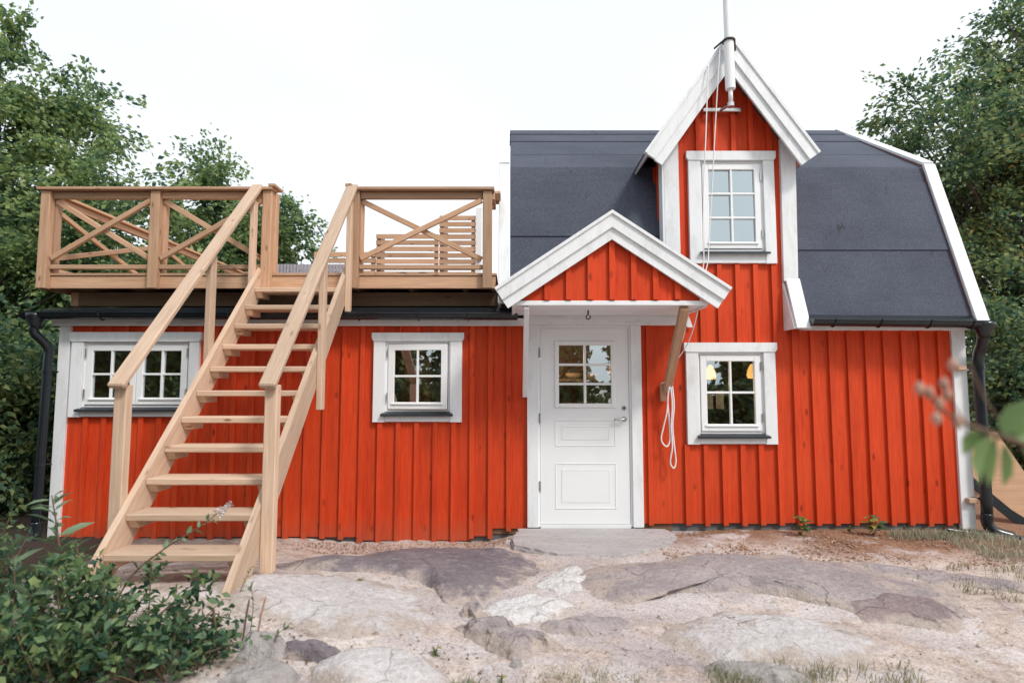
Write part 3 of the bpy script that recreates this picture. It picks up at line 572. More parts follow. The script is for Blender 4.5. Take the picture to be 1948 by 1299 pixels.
for xe, wd in ((-.085, .11), (4.625, .13)):
    for za, zb in ((1.965 if xe > 0 else 2.20, 3.83), (3.83, 4.965)):
        ya, yb = ry(za+1e-5) if za < 3.8 else .405, ry(zb) if zb > 3.9 else .405
        n = Vector((0, -(zb-za), yb-ya)).normalized()*.035
        beam('barge_board', Vector((xe, ya, za))+n, Vector((xe, yb, zb))+n, wd, .032, WHITE, roof, (1, 0, 0))
        xo = xe+(.05 if xe > 0 else -.04); n2 = n.normalized()*.055
        beam('verge_board', Vector((xo, ya, za))-n2, Vector((xo, yb, zb))-n2, .024, .145, WHITE, roof, (1, 0, 0))

# dormer
dorm = MB()
dorm.box(DX0, DX0+.06, .135, 1.7, 2.45, 3.62).box(DX1-.06, DX1, .135, 1.7, 2.45, 3.62)
dormer = dorm.build('dormer', INTW, house)
for sx, xa in ((-1, DX0), (1, DX1)):
    for k in range(7):
        y0 = .02+.165*k; y1 = y0+.160; zb = max(2.40, 2.0+(y0+.2)/SL-.1) if y0 < .41 else 3.75
        if 3.75-zb < .05: continue
        b = MB().box(xa-.022 if sx < 0 else xa, xa if sx < 0 else xa+.022, y0, y1, zb, 3.80, .003); b.build('cheek_board', RED, dormer)
        b = MB().box(xa-.044 if sx < 0 else xa+.022, xa-.022 if sx < 0 else xa+.044, y1-.02, y1+.026, zb, 3.80, .003); b.build('batten', RED, dormer)
# corner boards of the dormer
prism('corner_board', [(DX0-.025, 2.48), (DX0+.125, 2.48), (DX0+.125, dtop(DX0+.125)), (DX0-.025, dtop(DX0)-.02)], -.048, -.002, WHITE, dormer)
box('corner_board', DX0-.05, DX0-.024, -.045, .09, 2.46, 3.78, WHITE, dormer)
prism('corner_board', [(2.775, 2.46), (2.92, 2.46), (2.94, dtop(DX1)-.02), (2.79, dtop(2.79))], -.048, -.002, WHITE, dormer)
beam('corner_board', (2.866, -.034, 2.48), (2.862, -.235, 1.955), .142, .03, WHITE, dormer)
MB().add([(2.775, -.0, 2.46), (2.775, -.22, 1.955), (2.775, .0, 1.955), (2.80, -.0, 2.46), (2.80, -.22, 1.955), (2.80, .0, 1.955)], [(0, 1, 2), (5, 4, 3), (0, 3, 4, 1), (1, 4, 5, 2), (2, 5, 3, 0)]).build('corner_board', WHITE, dormer)
def gable(apex, slope, Ls, y, specs, parent, mat):
    ax, az_ = apex; th = math.atan(slope); c, s = math.cos(th), math.sin(th)
    for sg, L in zip((-1, 1), Ls):
        for p0, p1, ya, yb, nm in specs:
            def pt(u, p): return (ax+sg*(c*u)-sg*s*p, az_-s*u-c*p)
            e0, e1 = pt(L, p0), pt(L, p1); a0, a1 = (ax, az_-p0/c), (ax, az_-p1/c)
            prism(nm, [a0, a1, e1, e0], y+ya, y+yb, mat, parent)
# dormer roof: sheathing, felt, barge boards
gable((AP[0], 4.965), DS, (1.50, 1.50), 0, [(.004, .030, -.20, 1.75, 'soffit_board')], dormer, WHITE)
gable((AP[0], 4.965), DS, (1.505, 1.505), 0, [(-.008, .003, -.225, 1.9, 'felt_strip')], dormer, FELT)
gable((AP[0], 4.98), DS, (1.53, 1.53), 0, [(.0, .028, -.262, -.2, 'drip_board'), (.028, .128, -.248, -.215, 'barge_board'), (.125, .218, -.226, -.2, 'barge_board')], dormer, WHITE)
MB().box(AP[0]-.05, AP[0]+.05, -.23, -.2, 4.74, 4.80).build('gable_block', WHITE, dormer)

# porch canopy over the door
can = MB().box(.03, 1.71, -.785, -.06, 2.12, 2.135); canopy = can.build('porch_canopy', WHITE, house)
CA = (.882, 2.925); CS = .668
for k in range(7): y0 = -.79+.104*k; MB().box(.02, 1.72, y0, y0+.099, 2.104, 2.119, .004).build('soffit_board', WHITE, canopy)
MB().box(.0, 1.73, -.818, -.795, 2.10, 2.142, .004).build('canopy_fascia', WHITE, canopy)
for xx in (.0, 1.705): MB().box(xx, xx+.025, -.794, -.056, 2.09, 2.142, .003).build('canopy_fascia', WHITE, canopy)
ctop = lambda x: CA[1]-.235-CS*abs(x-CA[0])
clad([.885+.192*k for k in range(-5, 6)], .10, 1.665, lambda x: 2.143, lambda x: max(2.145, ctop(x)), [], [], -.80, canopy, ridge=CA[0], bth=.015, drop=-.008)
gable(CA, CS, (1.215, 1.215), 0, [(-.008, .003, -.88, .22, 'felt_strip')], canopy, FELT)
gable(CA, CS, (1.21, 1.21), 0, [(.004, .028, -.84, .2, 'sheathing_board')], canopy, WHITE)
gable((CA[0], CA[1]+.012), CS, (1.245, 1.245), 0, [(.0, .026, -.905, -.84, 'drip_board'), (.026, .125, -.888, -.855, 'barge_board'), (.122, .212, -.866, -.84, 'barge_board')], canopy, WHITE)
b_ = beam('brace', (.128, -.78, 2.10), (.128, -.055, 1.30), .045, .07, WHITE, canopy); b_['label'] = 'white painted canopy brace'
b_ = beam('brace', (1.535, -.77, 2.09), (1.555, -.045, 1.345), .075, .07, WOOD, canopy); b_['label'] = 'raw wooden canopy brace'
MB().box(1.49, 1.545, -.06, -.022, 1.24, 1.42, .004).build('brace_block', WOOD, canopy)
MB().add([(1.735, -.06, 2.10), (1.775, -.06, 1.985), (1.83, -.06, 1.985), (1.79, -.06, 2.10), (1.735, -.024, 2.10), (1.775, -.024, 1.985), (1.83, -.024, 1.985), (1.79, -.024, 2.10)], [(0, 1, 2, 3), (7, 6, 5, 4), (0, 4, 5, 1), (1, 5, 6, 2), (2, 6, 7, 3), (3, 7, 4, 0)]).build('trim_wedge', WHITE, canopy)
hk = MB().tube([(.72, -.45, 2.104), (.72, -.45, 2.06)], .008, 8)
hk.tube([(.72+.02*math.sin(a), -.45, 2.04-.02*math.cos(a)+.0) for a in np.linspace(R(180), R(500), 14)], .006, 8).build('eye_hook', DARKM, canopy)

# gutters and downpipes
def gutter(x0, x1, y, z0, z1, r, brackets):
    prof = [(r*math.cos(a), r*math.sin(a)) for a in np.linspace(math.pi, 2*math.pi, 11)]
    prof = [(-r-.007, .006), (-r-.008, -.002)]+prof+[(r, .02)]
    m = MB(); v = []; n = len(prof)
    for x, z in ((x0, z0), (x1, z1)):
        for a, b in prof: v.append((x, y+a, z+b))
        for a, b in prof: v.append((x, y+a*.95, z+b*.95+.002))
    f = []
    for i in range(n-1):
        f += [(i, i+1, 2*n+i+1, 2*n+i), (n+i+1, n+i, 3*n+i, 3*n+i+1), (i, n+i, n+i+1, i+1), (2*n+i, 2*n+i+1, 3*n+i+1, 3*n+i)]
    m.add(v, f)
    for x, z in ((x0, z0), (x1, z1)): m.add([(x, y+a, z+b) for a, b in prof], [tuple(range(n))])
    g = m.build('gutter', BLACK, house)
    for t in brackets:
        x = x0+(x1-x0)*t; z = z0+(z1-z0)*t
        MB().tube([(x, y+(r+.006)*math.cos(a), z+(r+.006)*math.sin(a)) for a in np.linspace(math.pi*.97, 2*math.pi, 10)], .006, 6).tube([(x, y-r-.012, z+.004), (x, y+r, z+.012)], .006, 6).build('bracket', BLACK, g)
    return g
gutter(-4.86, .055, -.165, 2.115, 2.105, .062, [.03, .16, .29, .42, .55, .68, .80, .9])
gutter(2.925, 4.64, -.265, 2.035, 2.015, .06, [.12, .38, .66, .9])
MB().add([(2.93, -.15, 2.115), (4.56, -.15, 2.105), (4.56, -.25, 2.03), (2.93, -.25, 2.04), (2.93, -.15, 2.105), (4.56, -.15, 2.095), (4.56, -.25, 2.02), (2.93, -.25, 2.03)], [(0, 3, 2, 1), (4, 5, 6, 7), (3, 7, 6, 2), (0, 1, 5, 4), (0, 4, 7, 3), (1, 2, 6, 5)]).build('eaves_flashing', BLACK, house)
MB().add([(-4.7, -.02, 2.19), (.0, -.02, 2.19), (.0, -.16, 2.135), (-4.7, -.16, 2.14), (-4.7, -.02, 2.18), (.0, -.02, 2.18), (.0, -.16, 2.125), (-4.7, -.16, 2.13)], [(0, 3, 2, 1), (4, 5, 6, 7), (3, 7, 6, 2), (0, 1, 5, 4), (0, 4, 7, 3), (1, 2, 6, 5)]).build('eaves_flashing', BLACK, house)
MB().add([(-4.7, -.02, 2.185), (.0, -.02, 2.185), (.0, 4.2, 2.24), (-4.7, 4.2, 2.24), (-4.7, -.02, 2.15), (.0, -.02, 2.15), (.0, 4.2, 2.15), (-4.7, 4.2, 2.15)], [(0, 1, 2, 3), (7, 6, 5, 4), (0, 4, 5, 1), (1, 5, 6, 2), (2, 6, 7, 3), (3, 7, 4, 0)]).build('flat_roof', FELT, house)
MB().add([(-.12, -.03, 2.19), (.05, -.04, 2.15), (.05, -.09, 2.15), (-.12, -.10, 2.17), (.03, .05, 2.42)], [(0, 3, 2, 1), (0, 1, 4), (1, 2, 4), (2, 3, 4), (3, 0, 4)]).build('lead_flashing', FELT, house)
def smooth_path(p, n=5):
    p = [Vector(q) for q in p]; o = []
    for i in range(len(p)-1):
        a, b, c, d = p[max(i-1, 0)], p[i], p[i+1], p[min(i+2, len(p)-1)]
        for k in range(n):
            t = k/n; o.append(.5*((2*b)+(c-a)*t+(2*a-5*b+4*c-d)*t*t+(3*b-a-3*c+d)*t**3))
    return o+[p[-1]]
def downpipe(path, top, r, clips, shoe):
    d = MB().tube(smooth_path(path, 5), r, 12).build('downpipe', BLACK, house, True)
    MB().lathe([(r*1.05, 0), (r*1.15, .04), (r*1.9, .12), (r*2.0, .15)], top, 14).build('outlet', BLACK, d, True)
    for x, y, z in clips:
        MB().lathe([(r*1.12, 0), (r*1.12, .03)], (x, y, z), 14).tube([(x, y, z+.015), (x+(.12 if x < 0 else -.12), -.0, z+.015)], .009, 6).build('clip', BLACK, d)
    MB().tube(smooth_path(shoe, 5), r*1.06, 12).build('shoe', BLACK, d, True); return d
dpl = downpipe([(-4.74, -.165, 2.02), (-4.74, -.165, 1.92), (-4.67, -.075, 1.78), (-4.665, -.07, 1.6), (-4.67, -.07, 1.0), (-4.68, -.07, .02)], (-4.74, -.165, 1.96), .043, [(-4.665, -.07, 1.52), (-4.675, -.07, .6)], [(-4.68, -.07, .06), (-4.68, -.075, -.06), (-4.72, -.16, -.17), (-4.77, -.27, -.22)])
dpr = downpipe([(4.62, -.235, 1.92), (4.655, -.17, 1.80), (4.66, -.10, 1.62), (4.66, -.10, 1.0), (4.655, -.10, .12)], (4.615, -.25, 1.86), .05, [(4.66, -.10, 1.56), (4.655, -.10, .27)], [(4.655, -.10, .15), (4.655, -.10, .05), (4.70, -.13, -.02), (4.83, -.18, -.06)])
for zz, xx in ((1.575, 4.50), (.265, 4.53)): MB().box(xx-.03, xx+.06, -.085, -.031, zz-.025, zz+.025, .006).build('pipe_block', WOODS, dpr)

# ------------------------------------------------------------------ things inside, seen through the panes, plus one unseen lamp
def warm(name, col_, st):
    t = NT(name); t.base((.9, .6, .25), .3); t.b.inputs['Emission Color'].default_value = (*col_, 1); t.b.inputs['Emission Strength'].default_value = st; return t.m
BULB = warm('lit_bulb', (1, .66, .26), 7); AMBER = warm('amber_glass', (1, .50, .14), 1.1)
for i, (x, y, z, lb) in enumerate(((2.145, .38, 1.52, 'lit amber pendant lamp at the left of the right-hand window'), (2.60, .38, 1.53, 'second lit amber pendant lamp deep behind the right-hand window'))):
    p = thing('pendant_lamp', (x, y, z), lb, 'lamp', 'amber pendant lamps')
    MB().lathe([(.016, .10), (.03, .08), (.052, .03), (.06, -.02), (.05, -.055), (.044, -.055), (.054, -.02), (.046, .03), (.026, .075)], (x, y, z), 14).build('lamp_shade', AMBER, p, True)
    MB().lathe([(.008, .05), (.024, .02), (.026, -.01), (.012, -.034)], (x, y, z), 12).build('bulb', BULB, p, True)
    MB().tube([(x, y, z+.1), (x, y, 2.08)], .004, 6).build('cord', DARKM, p)
    l = bpy.data.lights.new('pendant_light', 'POINT'); l.energy = 1.1; l.color = (1, .62, .3); l.shadow_soft_size = .05
    lo = bpy.data.objects.new('pendant_light', l); col.objects.link(lo); lo.parent = p; lo.location = (0, 0, -.09)
l = bpy.data.lights.new('pendant_light', 'POINT'); l.energy = 26; l.color = (1, .66, .36); l.shadow_soft_size = .06  # hidden lamp, added to brighten the shelf and bowls
shelf_fill = thing('pendant_lamp', (.2, 1.25, 1.8), 'unseen pendant lamp added beside the door glass to light the shelf', 'lamp', 'amber pendant lamps')
lo = bpy.data.objects.new('pendant_light', l); col.objects.link(lo); lo.parent = shelf_fill; lo.location = (0, 0, -.08)
MB().lathe([(.02, .08), (.07, .0), (.066, .0), (.018, .07)], (.2, 1.25, 1.8), 14).build('lamp_shade', AMBER, shelf_fill, True); MB().lathe([(.01, .05), (.03, .02), (.01, -.01)], (.2, 1.25, 1.8), 10).build('bulb', BULB, shelf_fill, True)
box('window_shelf', 1.88, 2.54, .135, .42, .88, .91, INTW, house)
for x, y, h, lb in ((2.05, .16, .15, 'shorter white pillar candle on a dark holder, left of the pair'), (2.165, .17, .19, 'taller white pillar candle on a dark holder, right of the pair')):
    c = thing('candle', (x, y, .912), lb, 'candle', 'candles on the sill'); hh = 1.155-.912
    MB().lathe([(.05, 0), (.05, .008), (.014, .03), (.012, hh-.03), (.04, hh-.008), (.04, hh)], (x, y, .912), 12).build('holder', DARKM, c, True)
    MB().lathe([(.036, hh), (.038, hh+.005), (.038, hh+h-.01), (.034, hh+h)], (x, y, .912), 14).build('wax', WAX, c)
sf = thing('wall_shelf', (.9, 2.0, 1.5), 'wooden shelf carrying bowls behind the door glass', 'shelf')
MB().box(.25, 1.75, 1.85, 2.25, 1.455, 1.49).build('shelf_board', WOODG, sf); 
for xx in (.3, 1.7): MB().box(xx-.02, xx+.02, 1.86, 2.2, 1.30, 1.454).build('bracket', WOODG, sf)
for x, r, h, lb in ((.62, .06, .05, 'small brown bowl at the left end of the shelf'), (.86, .14, .075, 'wide brown bowl second from left on the shelf'), (1.12, .12, .07, 'wide brown bowl right of the middle of the shelf'), (1.36, .07, .17, 'tall brown jug on the shelf'), (1.52, .05, .1, 'small brown cup at the right end of the shelf')):
    tag(MB().lathe([(r*.5, 0), (r*.9, h*.4), (r, h), (r*.92, h), (r*.8, h*.45), (r*.4, .01)], (x, 2.0, 1.491), 16).build('bowl' if h < .09 else ('jug' if h > .15 else 'cup'), CERAM, None, True), lb, 'bowl' if h < .09 else ('jug' if h > .15 else 'cup'), 'crockery on the shelf')
def curtain(x0, x1, z0, z1, y, lb):
    n = 40; v = []; f = []
    for i in range(n+1):
        x = x0+(x1-x0)*i/n; yy = y+.025*math.sin(i*1.25)
        v += [(x, yy, z0), (x, yy, z1)]
    for i in range(n): f.append((2*i, 2*i+2, 2*i+3, 2*i+1))
    tag(MB().add(v, f).build('curtain', CURT, None, True), lb, 'curtain', 'brown curtains behind the windows')
curtain(-.86, -.6, 1.0, 1.9, .26, 'brown curtain behind the right panes of the small square window')
curtain(-1.33, -1.16, 1.0, 1.9, .26, 'brown curtain behind the left panes of the small square window')
curtain(-3.55, -3.22, 1.1, 1.9, .26, 'brown curtain behind the right casement of the wide window')

# ------------------------------------------------------------------ flagpole and halyard
fp = thing('flagpole', (2.165, -.34, 4.2), 'white flagpole clamped to the dormer gable, leaving the top of the photo', 'flagpole')
MB().tube([(2.172, -.34, 4.19), (2.172, -.34, 4.36)], .021, 14).build('lower_pole', WHITES, fp, True)
MB().tube([(2.172, -.34, 4.33), (2.168, -.34, 4.83)], .048, 16).build('sleeve', WHITES, fp, False)
MB().tube([(2.168, -.34, 4.83), (2.16, -.34, 5.5), (2.15, -.34, 8.6)], [.040, .038, .026], 28).build('upper_pole', WHITES, fp)
MB().tube([(2.17, -.34, 4.15), (2.17, -.34, 4.19)], .034, 12).tube([(2.17, -.34, 4.18), (2.17, -.06, 4.25)], .015, 8).box(1.985, 2.385, -.075, -.05, 4.235, 4.275, .006).build('wall_bracket', STEEL, fp)
for xx in (2.02, 2.35): MB().box(xx-.012, xx+.012, -.05, -.02, 4.225, 4.285, .004).build('bracket_foot', DARKM, fp)
MB().tube([(2.168+.056*math.cos(a), -.34+.056*math.sin(a), 4.83) for a in np.linspace(0, 6.283, 17)], .011, 8).tube([(2.11, -.34, 4.83), (2.05, -.26, 4.80)], .010, 8).tube([(2.225, -.34, 4.83), (2.26, -.26, 4.78)], .012, 8).build('clamp', DARKM, fp)
rp = thing('halyard_rope', (1.56, -.1, 1.3), 'thin white rope hanging from the flagpole and knotted round the wooden brace', 'rope')
RR = .0055
MB().tube(smooth_path([(2.10, -.31, 4.83), (2.065, -.34, 4.6), (2.02, -.3, 3.9), (1.98, -.28, 3.3), (1.935, -.28, 2.75), (1.915, -.3, 2.6), (1.84, -.33, 2.35), (1.78, -.33, 2.05), (1.72, -.22, 1.80), (1.60, -.11, 1.58), (1.555, -.10, 1.42)], 6), RR, 6).build('line', ROPE, rp, True)
MB().tube(smooth_path([(1.985, -.27, 4.62), (1.96, -.30, 4.4), (1.915, -.33, 3.8), (1.89, -.32, 3.4), (1.87, -.32, 2.9), (1.85, -.34, 2.5), (1.70, -.36, 2.1), (1.66, -.28, 1.85), (1.60, -.17, 1.66), (1.555, -.10, 1.45)], 6), RR, 6).build('line', ROPE, rp, True)
kn = [(1.555+.05*math.cos(a), -.085+.055*math.sin(a), 1.385+.02*math.sin(a*.5)+.006*a) for a in np.linspace(0, 12.5, 40)]
MB().tube(kn, .008, 6).build('knot', ROPE, rp, True)
MB().tube(smooth_path([(1.55, -.13, 1.39), (1.535, -.12, 1.15), (1.50, -.10, .98), (1.48, -.09, .86), (1.53, -.09, .795), (1.565, -.09, .86), (1.56, -.10, 1.05), (1.54, -.13, 1.25), (1.56, -.14, 1.39)], 8), .0075, 6).build('loop', ROPE, rp, True)
MB().tube(smooth_path([(1.59, -.13, 1.38), (1.605, -.12, 1.2), (1.59, -.11, 1.0), (1.605, -.10, .8), (1.62, -.09, .66), (1.60, -.09, .585), (1.565, -.09, .64), (1.585, -.10, .8), (1.575, -.11, 1.0), (1.585, -.13, 1.2), (1.57, -.14, 1.38)], 8), .0075, 6).build('loop', ROPE, rp, True)

# ------------------------------------------------------------------ roof deck
dk = thing('roof_deck', (-2.5, 2.1, 2.3), 'wooden roof terrace with cross-braced railing on the left wing', 'deck')
DXa, DXb, DYf, DYb = -4.85, -.165, -.055, 4.35
box('rim_board', DXa, DXb, DYf, DYf+.045, 2.382, 2.508, WOOD, dk); box('rim_board', DXa, DXa+.045, DYf+.046, DYb, 2.382, 2.506, WOOD, dk); box('rim_board', DXb-.045, DXb, DYf+.046, DYb, 2.382, 2.506, WOOD, dk)
for k in range(36): y0 = DYf-.012+.123*k; box('deck_board', DXa-.01, DXb+.01, y0, y0+.117, 2.511, 2.537, WOOD, dk)
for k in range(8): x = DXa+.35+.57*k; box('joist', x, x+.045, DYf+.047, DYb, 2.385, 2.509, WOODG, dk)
for y in (.20, 2.2, 4.1): box('bearer', -4.60, -.12, y, y+.09, 2.235, 2.381, WOODG, dk); box('bearer_end', -4.68, -4.601, y, y+.09, 2.235, 2.381, WOOD, dk)  # bearers darker than their ends: deck shade put into the wood colour
def post(x, y, z0=2.37, z1=3.375, w_=.095, d=.075): return box('post', x-w_/2, x+w_/2, y-d/2, y+d/2, z0, z1, WOOD, dk, .006)
PX = (-4.745, -3.63, -2.49, -1.60, -.25)
for x in PX: post(x, -.095)
for x in (-4.745, -3.63, -2.49, -1.60): box('post', x-.02+.05, x+.068, -.056, .02, 2.54, 3.375, WOOD, dk, .004)
def railing(pa, pb, brace=True, lowz=2.625, sx=0):
    """rail pieces between two posts given by their inner faces"""
    pa, pb = Vector((*pa, 0)), Vector((*pb, 0)); d = (pb-pa).normalized(); s = Vector((-d.y, d.x, 0))
    Zz = lambda p, z, o=0: Vector((p.x, p.y, z))+s*o
    beam('top_rail', Zz(pa, 3.337), Zz(pb, 3.337), .07, .045, WOOD, dk, (0, 0, 1)); beam('bottom_rail', Zz(pa, lowz-.03), Zz(pb, lowz-.03), .045, .045, WOOD, dk, (0, 0, 1))
    if brace:
        e = d*.01
        beam('brace', Zz(pa+e, 2.68, -.018), Zz(pb-e, 3.285, -.018), .052, .034, WOOD, dk, (0, 0, 1)); beam('brace', Zz(pa+e, 3.285, .018), Zz(pb-e, 2.68, .018), .052, .034, WOOD, dk, (0, 0, 1))
railing((-4.69, -.07), (-3.68, -.07)); railing((-3.58, -.07), (-2.54, -.07)); railing((-1.55, -.07), (-.30, -.07))
box('cap_rail', -4.82, -2.43, -.16, -.03, 3.378, 3.406, WOOD, dk); box('cap_rail', -1.66, -.18, -.16, -.03, 3.378, 3.406, WOOD, dk)
SY = (1.95, 4.3)
for y in SY: box('post', -4.83, -4.76, y-.047, y+.047, 2.4, 3.375, WOOD, dk, .006)
railing((-4.80, -.05), (-4.80, 1.90)); railing((-4.80, 2.0), (-4.80, 4.25)); box('cap_rail', -4.87, -4.74, -.028, 4.36, 3.378, 3.406, WOOD, dk)
for x in (-3.85,): box('post', x-.047, x+.047, 4.265, 4.335, 2.4, 3.375, WOOD, dk, .006)
railing((-4.75, 4.3), (-3.90, 4.3)); box('cap_rail', -4.739, -3.78, 4.24, 4.36, 3.378, 3.406, WOOD, dk)
box('cap_rail', -.24, -.12, -.028, .34, 3.378, 3.406, WOOD, dk); box('top_rail', -.22, -.175, -.055, .30, 3.305, 3.372, WOOD, dk)
for xx in (-2.435, -1.655): box('cap_rail', xx-.035, xx+.035, -.165, .05, 3.409, 3.437, WOOD, dk)

ss = thing('slat_screen', (-2.2, 4.45, 2.54), 'stepped screen of horizontal wooden slats at the back of the deck', 'screen')
for (x0, x1, zt) in ((-3.58, -2.475, 3.81), (-2.465, -1.33, 4.14), (-1.32, -.66, 4.48)):
    z = zt
    while z-.085 > 2.56: box('slat', x0, x1, 4.43, 4.452, z-.085, z, WOOD, ss); z -= .115
    box('post', x0+.01, x0+.08, 4.453, 4.52, 2.54, zt-.01, WOOD, ss); box('post', x1-.08, x1-.01, 4.453, 4.52, 2.54, zt-.01, WOOD, ss)
    z = zt
    while z-.085 > 2.56: box('spacer', x0+.01, x0+.155, 4.453, 4.47, z-.113, z-.087, WOOD, ss); z -= .115
box('post', -.655, -.555, 4.40, 4.50, 2.54, 4.62, WHITE, ss)['label'] = 'white end post'
MB().box(-.63, -.575, 4.36, 4.40, 3.62, 3.74, .01).build('latch', STEEL, ss)
so = thing('outdoor_sofa', (-3.1, 3.0, 2.54), 'low grey ribbed outdoor sofa on the deck behind the stair head', 'sofa')
MB().box(-3.66, -2.55, 2.9, 3.55, 2.60, 2.86, .03).build('seat', RATTAN, so); MB().box(-3.68, -2.53, 3.5, 3.6, 2.72, 3.20, .03).build('frame', RATTAN, so)
for k in range(22): MB().tube([(-3.64+.05*k, 2.89, 2.62), (-3.64+.05*k, 2.89, 3.255)], .022, 8).build('rib', RATTAN, so, True)
for xx in (-3.6, -2.62): MB().box(xx, xx+.05, 2.95, 3.0, 2.54, 2.6).box(xx, xx+.05, 3.45, 3.5, 2.54, 2.6).build('leg', DARKM, so)
for x, lb in ((-1.20, 'left of two curved black metal chair arms showing low above the deck edge'), (-.98, 'right of two curved black metal chair arms showing low above the deck edge')):
    c = thing('garden_chair', (x, .6, 2.54), lb, 'chair', 'black metal garden chairs'); z = 2.54
    for sy in (.5, .78): MB().tube(smooth_path([(x-.10, sy, z), (x-.11, sy, z+.05), (x-.05, sy, z+.105), (x+.03, sy, z+.1), (x+.09, sy, z+.04), (x+.1, sy, z)], 6), .011, 8).build('arm', DARKM, c, True)
    MB().box(x-.10, x+.10, .5, .78, z+.012, z+.05, .012).build('seat', WAX, c)
tag(MB().add([(-.78, .5, 2.54), (-.35, .5, 2.54), (-.35, .9, 2.54), (-.78, .9, 2.54), (-.50, .55, 2.62), (-.35, .55, 2.63), (-.35, .85, 2.63), (-.5, .85, 2.62)], [(0, 3, 2, 1), (4, 5, 6, 7), (0, 1, 5, 4), (1, 2, 6, 5), (2, 3, 7, 6), (3, 0, 4, 7)]).build('folded_cover', DARKM, None), 'dark folded cover lying on the deck by the right end post', 'cover')

# ------------------------------------------------------------------ staircase
st = thing('wooden_staircase', (-2.1, -1.3, 0), 'steep open-tread wooden stair with handrails climbing to the roof deck', 'staircase')
SXL, SXR = -2.525, -1.70
def sy(n): return -5.88+3.459+.196*n
def sz(n): return .155+.2*n
for xs in (SXL-.0235, SXR+.0235):
    a = Vector((0, .196, .2)).normalized(); nrm = Vector((0, -.714, .70)); L0 = -.12; L1 = 12.55; v = []
    p = [(sy(-.55), gh(xs, sy(-.55))-.02 if False else sz(-.55)), (sy(12.45), sz(12.45))]
    wdt = .215; off = Vector((0, wdt*.714, -wdt*.70))
    # lower end cut level with the ground, upper end cut plumb at the deck rim
    y_t, z_t = sy(L1), sz(L1)-.01; z0 = gh(xs, -2.4)-.02
    y0 = sy(0)+(z0-sz(0))*.98; q = [(y0, z0), (y0+.30, z0), (-.062, z_t-.30), (-.062, z_t+.0)]
    q = [(y0-.004, z0), (y0+.285, z0), (-.062, sz(12)-.215), (-.062, sz(12)+.03), (-.11, sz(12)+.03)]
    f = [(0, 1, 2, 3, 4), (9, 8, 7, 6, 5)]+[(i, i+5, (i+1) % 5+5, (i+1) % 5) for i in range(5)]
    vv = [(xs-.0225, y, z) for y, z in q]+[(xs+.0225, y, z) for y, z in q]
    # local X along the string so that the grain follows it
    X = Vector((0, .70, .714)); Y = Vector((1, 0, 0)); Zv = X.cross(Y); O = Vector((xs, -1.2, 1.2))
    M = Matrix(((X.x, Y.x, Zv.x, O.x), (X.y, Y.y, Zv.y, O.y), (X.z, Y.z, Zv.z, O.z), (0, 0, 0, 1))); Mi = M.inverted()
    link('stringer', MB().add([tuple(Mi @ Vector(t)) for t in vv], f).mesh('stringer'), WOODS, st, M)
for n in range(1, 12):
    y = sy(n)+random.uniform(-.003, .003); z = sz(n); box('tread', SXL, SXR, y+.002, y+.235, z-.045, z, WOODS, st, .006)
    for xs, w0, w1 in ((SXL, .001, .062), (SXR, -.062, -.001)):
        q = [(a_, b_, c_) for c_, b0, b1 in ((z-.046, .018, .21), (z-.096, .052, .21)) for a_, b_ in ((xs+w0, y+b0), (xs+w1, y+b0), (xs+w1, y+b1), (xs+w0, y+b1))]
        MB().add(q, [(0, 3, 2, 1), (4, 5, 6, 7), (0, 1, 5, 4), (1, 2, 6, 5), (2, 3, 7, 6), (3, 0, 4, 7)]).build('cleat', WOODS, st)
for xs, sg in ((SXL-.047, -1), (SXR+.047, 1)):
    xp = xs+sg*.024
    box('newel_post', *((xp-.023, xp+.062) if sg > 0 else (xp-.062, xp+.023)), -2.005, -1.935, .17 if sg > 0 else .38, 1.40, WOODS, st, .006)
    box('baluster_post', xp-.024, xp+.023, -.985, -.895, 1.19 if sg > 0 else 1.3, 2.52, WOODS, st, .005)
    box('baluster_post', xp-.024, xp+.023, -.215, -.135, 2.12, 3.25, WOODS, st, .005)
    beam('handrail', (xp+.015*sg, -2.06, 1.385), (xp+.005, -.12, 3.425), .112, .044, WOODS, st, (1, 0, 0), .010)

# ------------------------------------------------------------------ right-hand things
pw = thing('plywood_sheet', (5.6, .9, 0), 'curved sheet of bare plywood leaning beyond the right corner', 'plywood')
def sheet(name, pts, y0, lean, th, mat, par):
    v = [(x, y0+(z-.0)*lean, z) for x, z in pts]+[(x, y0+(z-.0)*lean+th, z) for x, z in pts]; n = len(pts)
    f = [tuple(range(n)), tuple(range(2*n-1, n-1, -1))]+[(i, i+n, (i+1) % n+n, (i+1) % n) for i in range(n)]
    return MB().add(v, f).build(name, mat, par)
sheet('panel', [(4.95, .50), (5.02, .43), (5.19, .26), (5.41, .06), (5.62, -.08), (5.80, -.16), (5.84, -.02), (5.65, .40), (5.39, .88), (5.20, .89), (4.95, .90)], .5, .12, .015, PLY, pw)
sheet('edge_strip', [(4.95, .495), (5.19, .255), (5.41, .055), (5.62, -.085), (5.80, -.165), (5.80, -.26), (5.61, -.20), (5.40, -.06), (5.18, .14), (4.95, .38)], .50, .12, .02, BLACK, pw)
rs = thing('red_shed', (8.1, 4.4, -.1), 'small red shed partly hidden behind the right corner of the cottage', 'shed')
for k in range(14): x = 7.0+.16*k; MB().box(x, x+.155, 3.6, 3.62, -.3, 1.02, .003).build('wall_board', RED, rs)
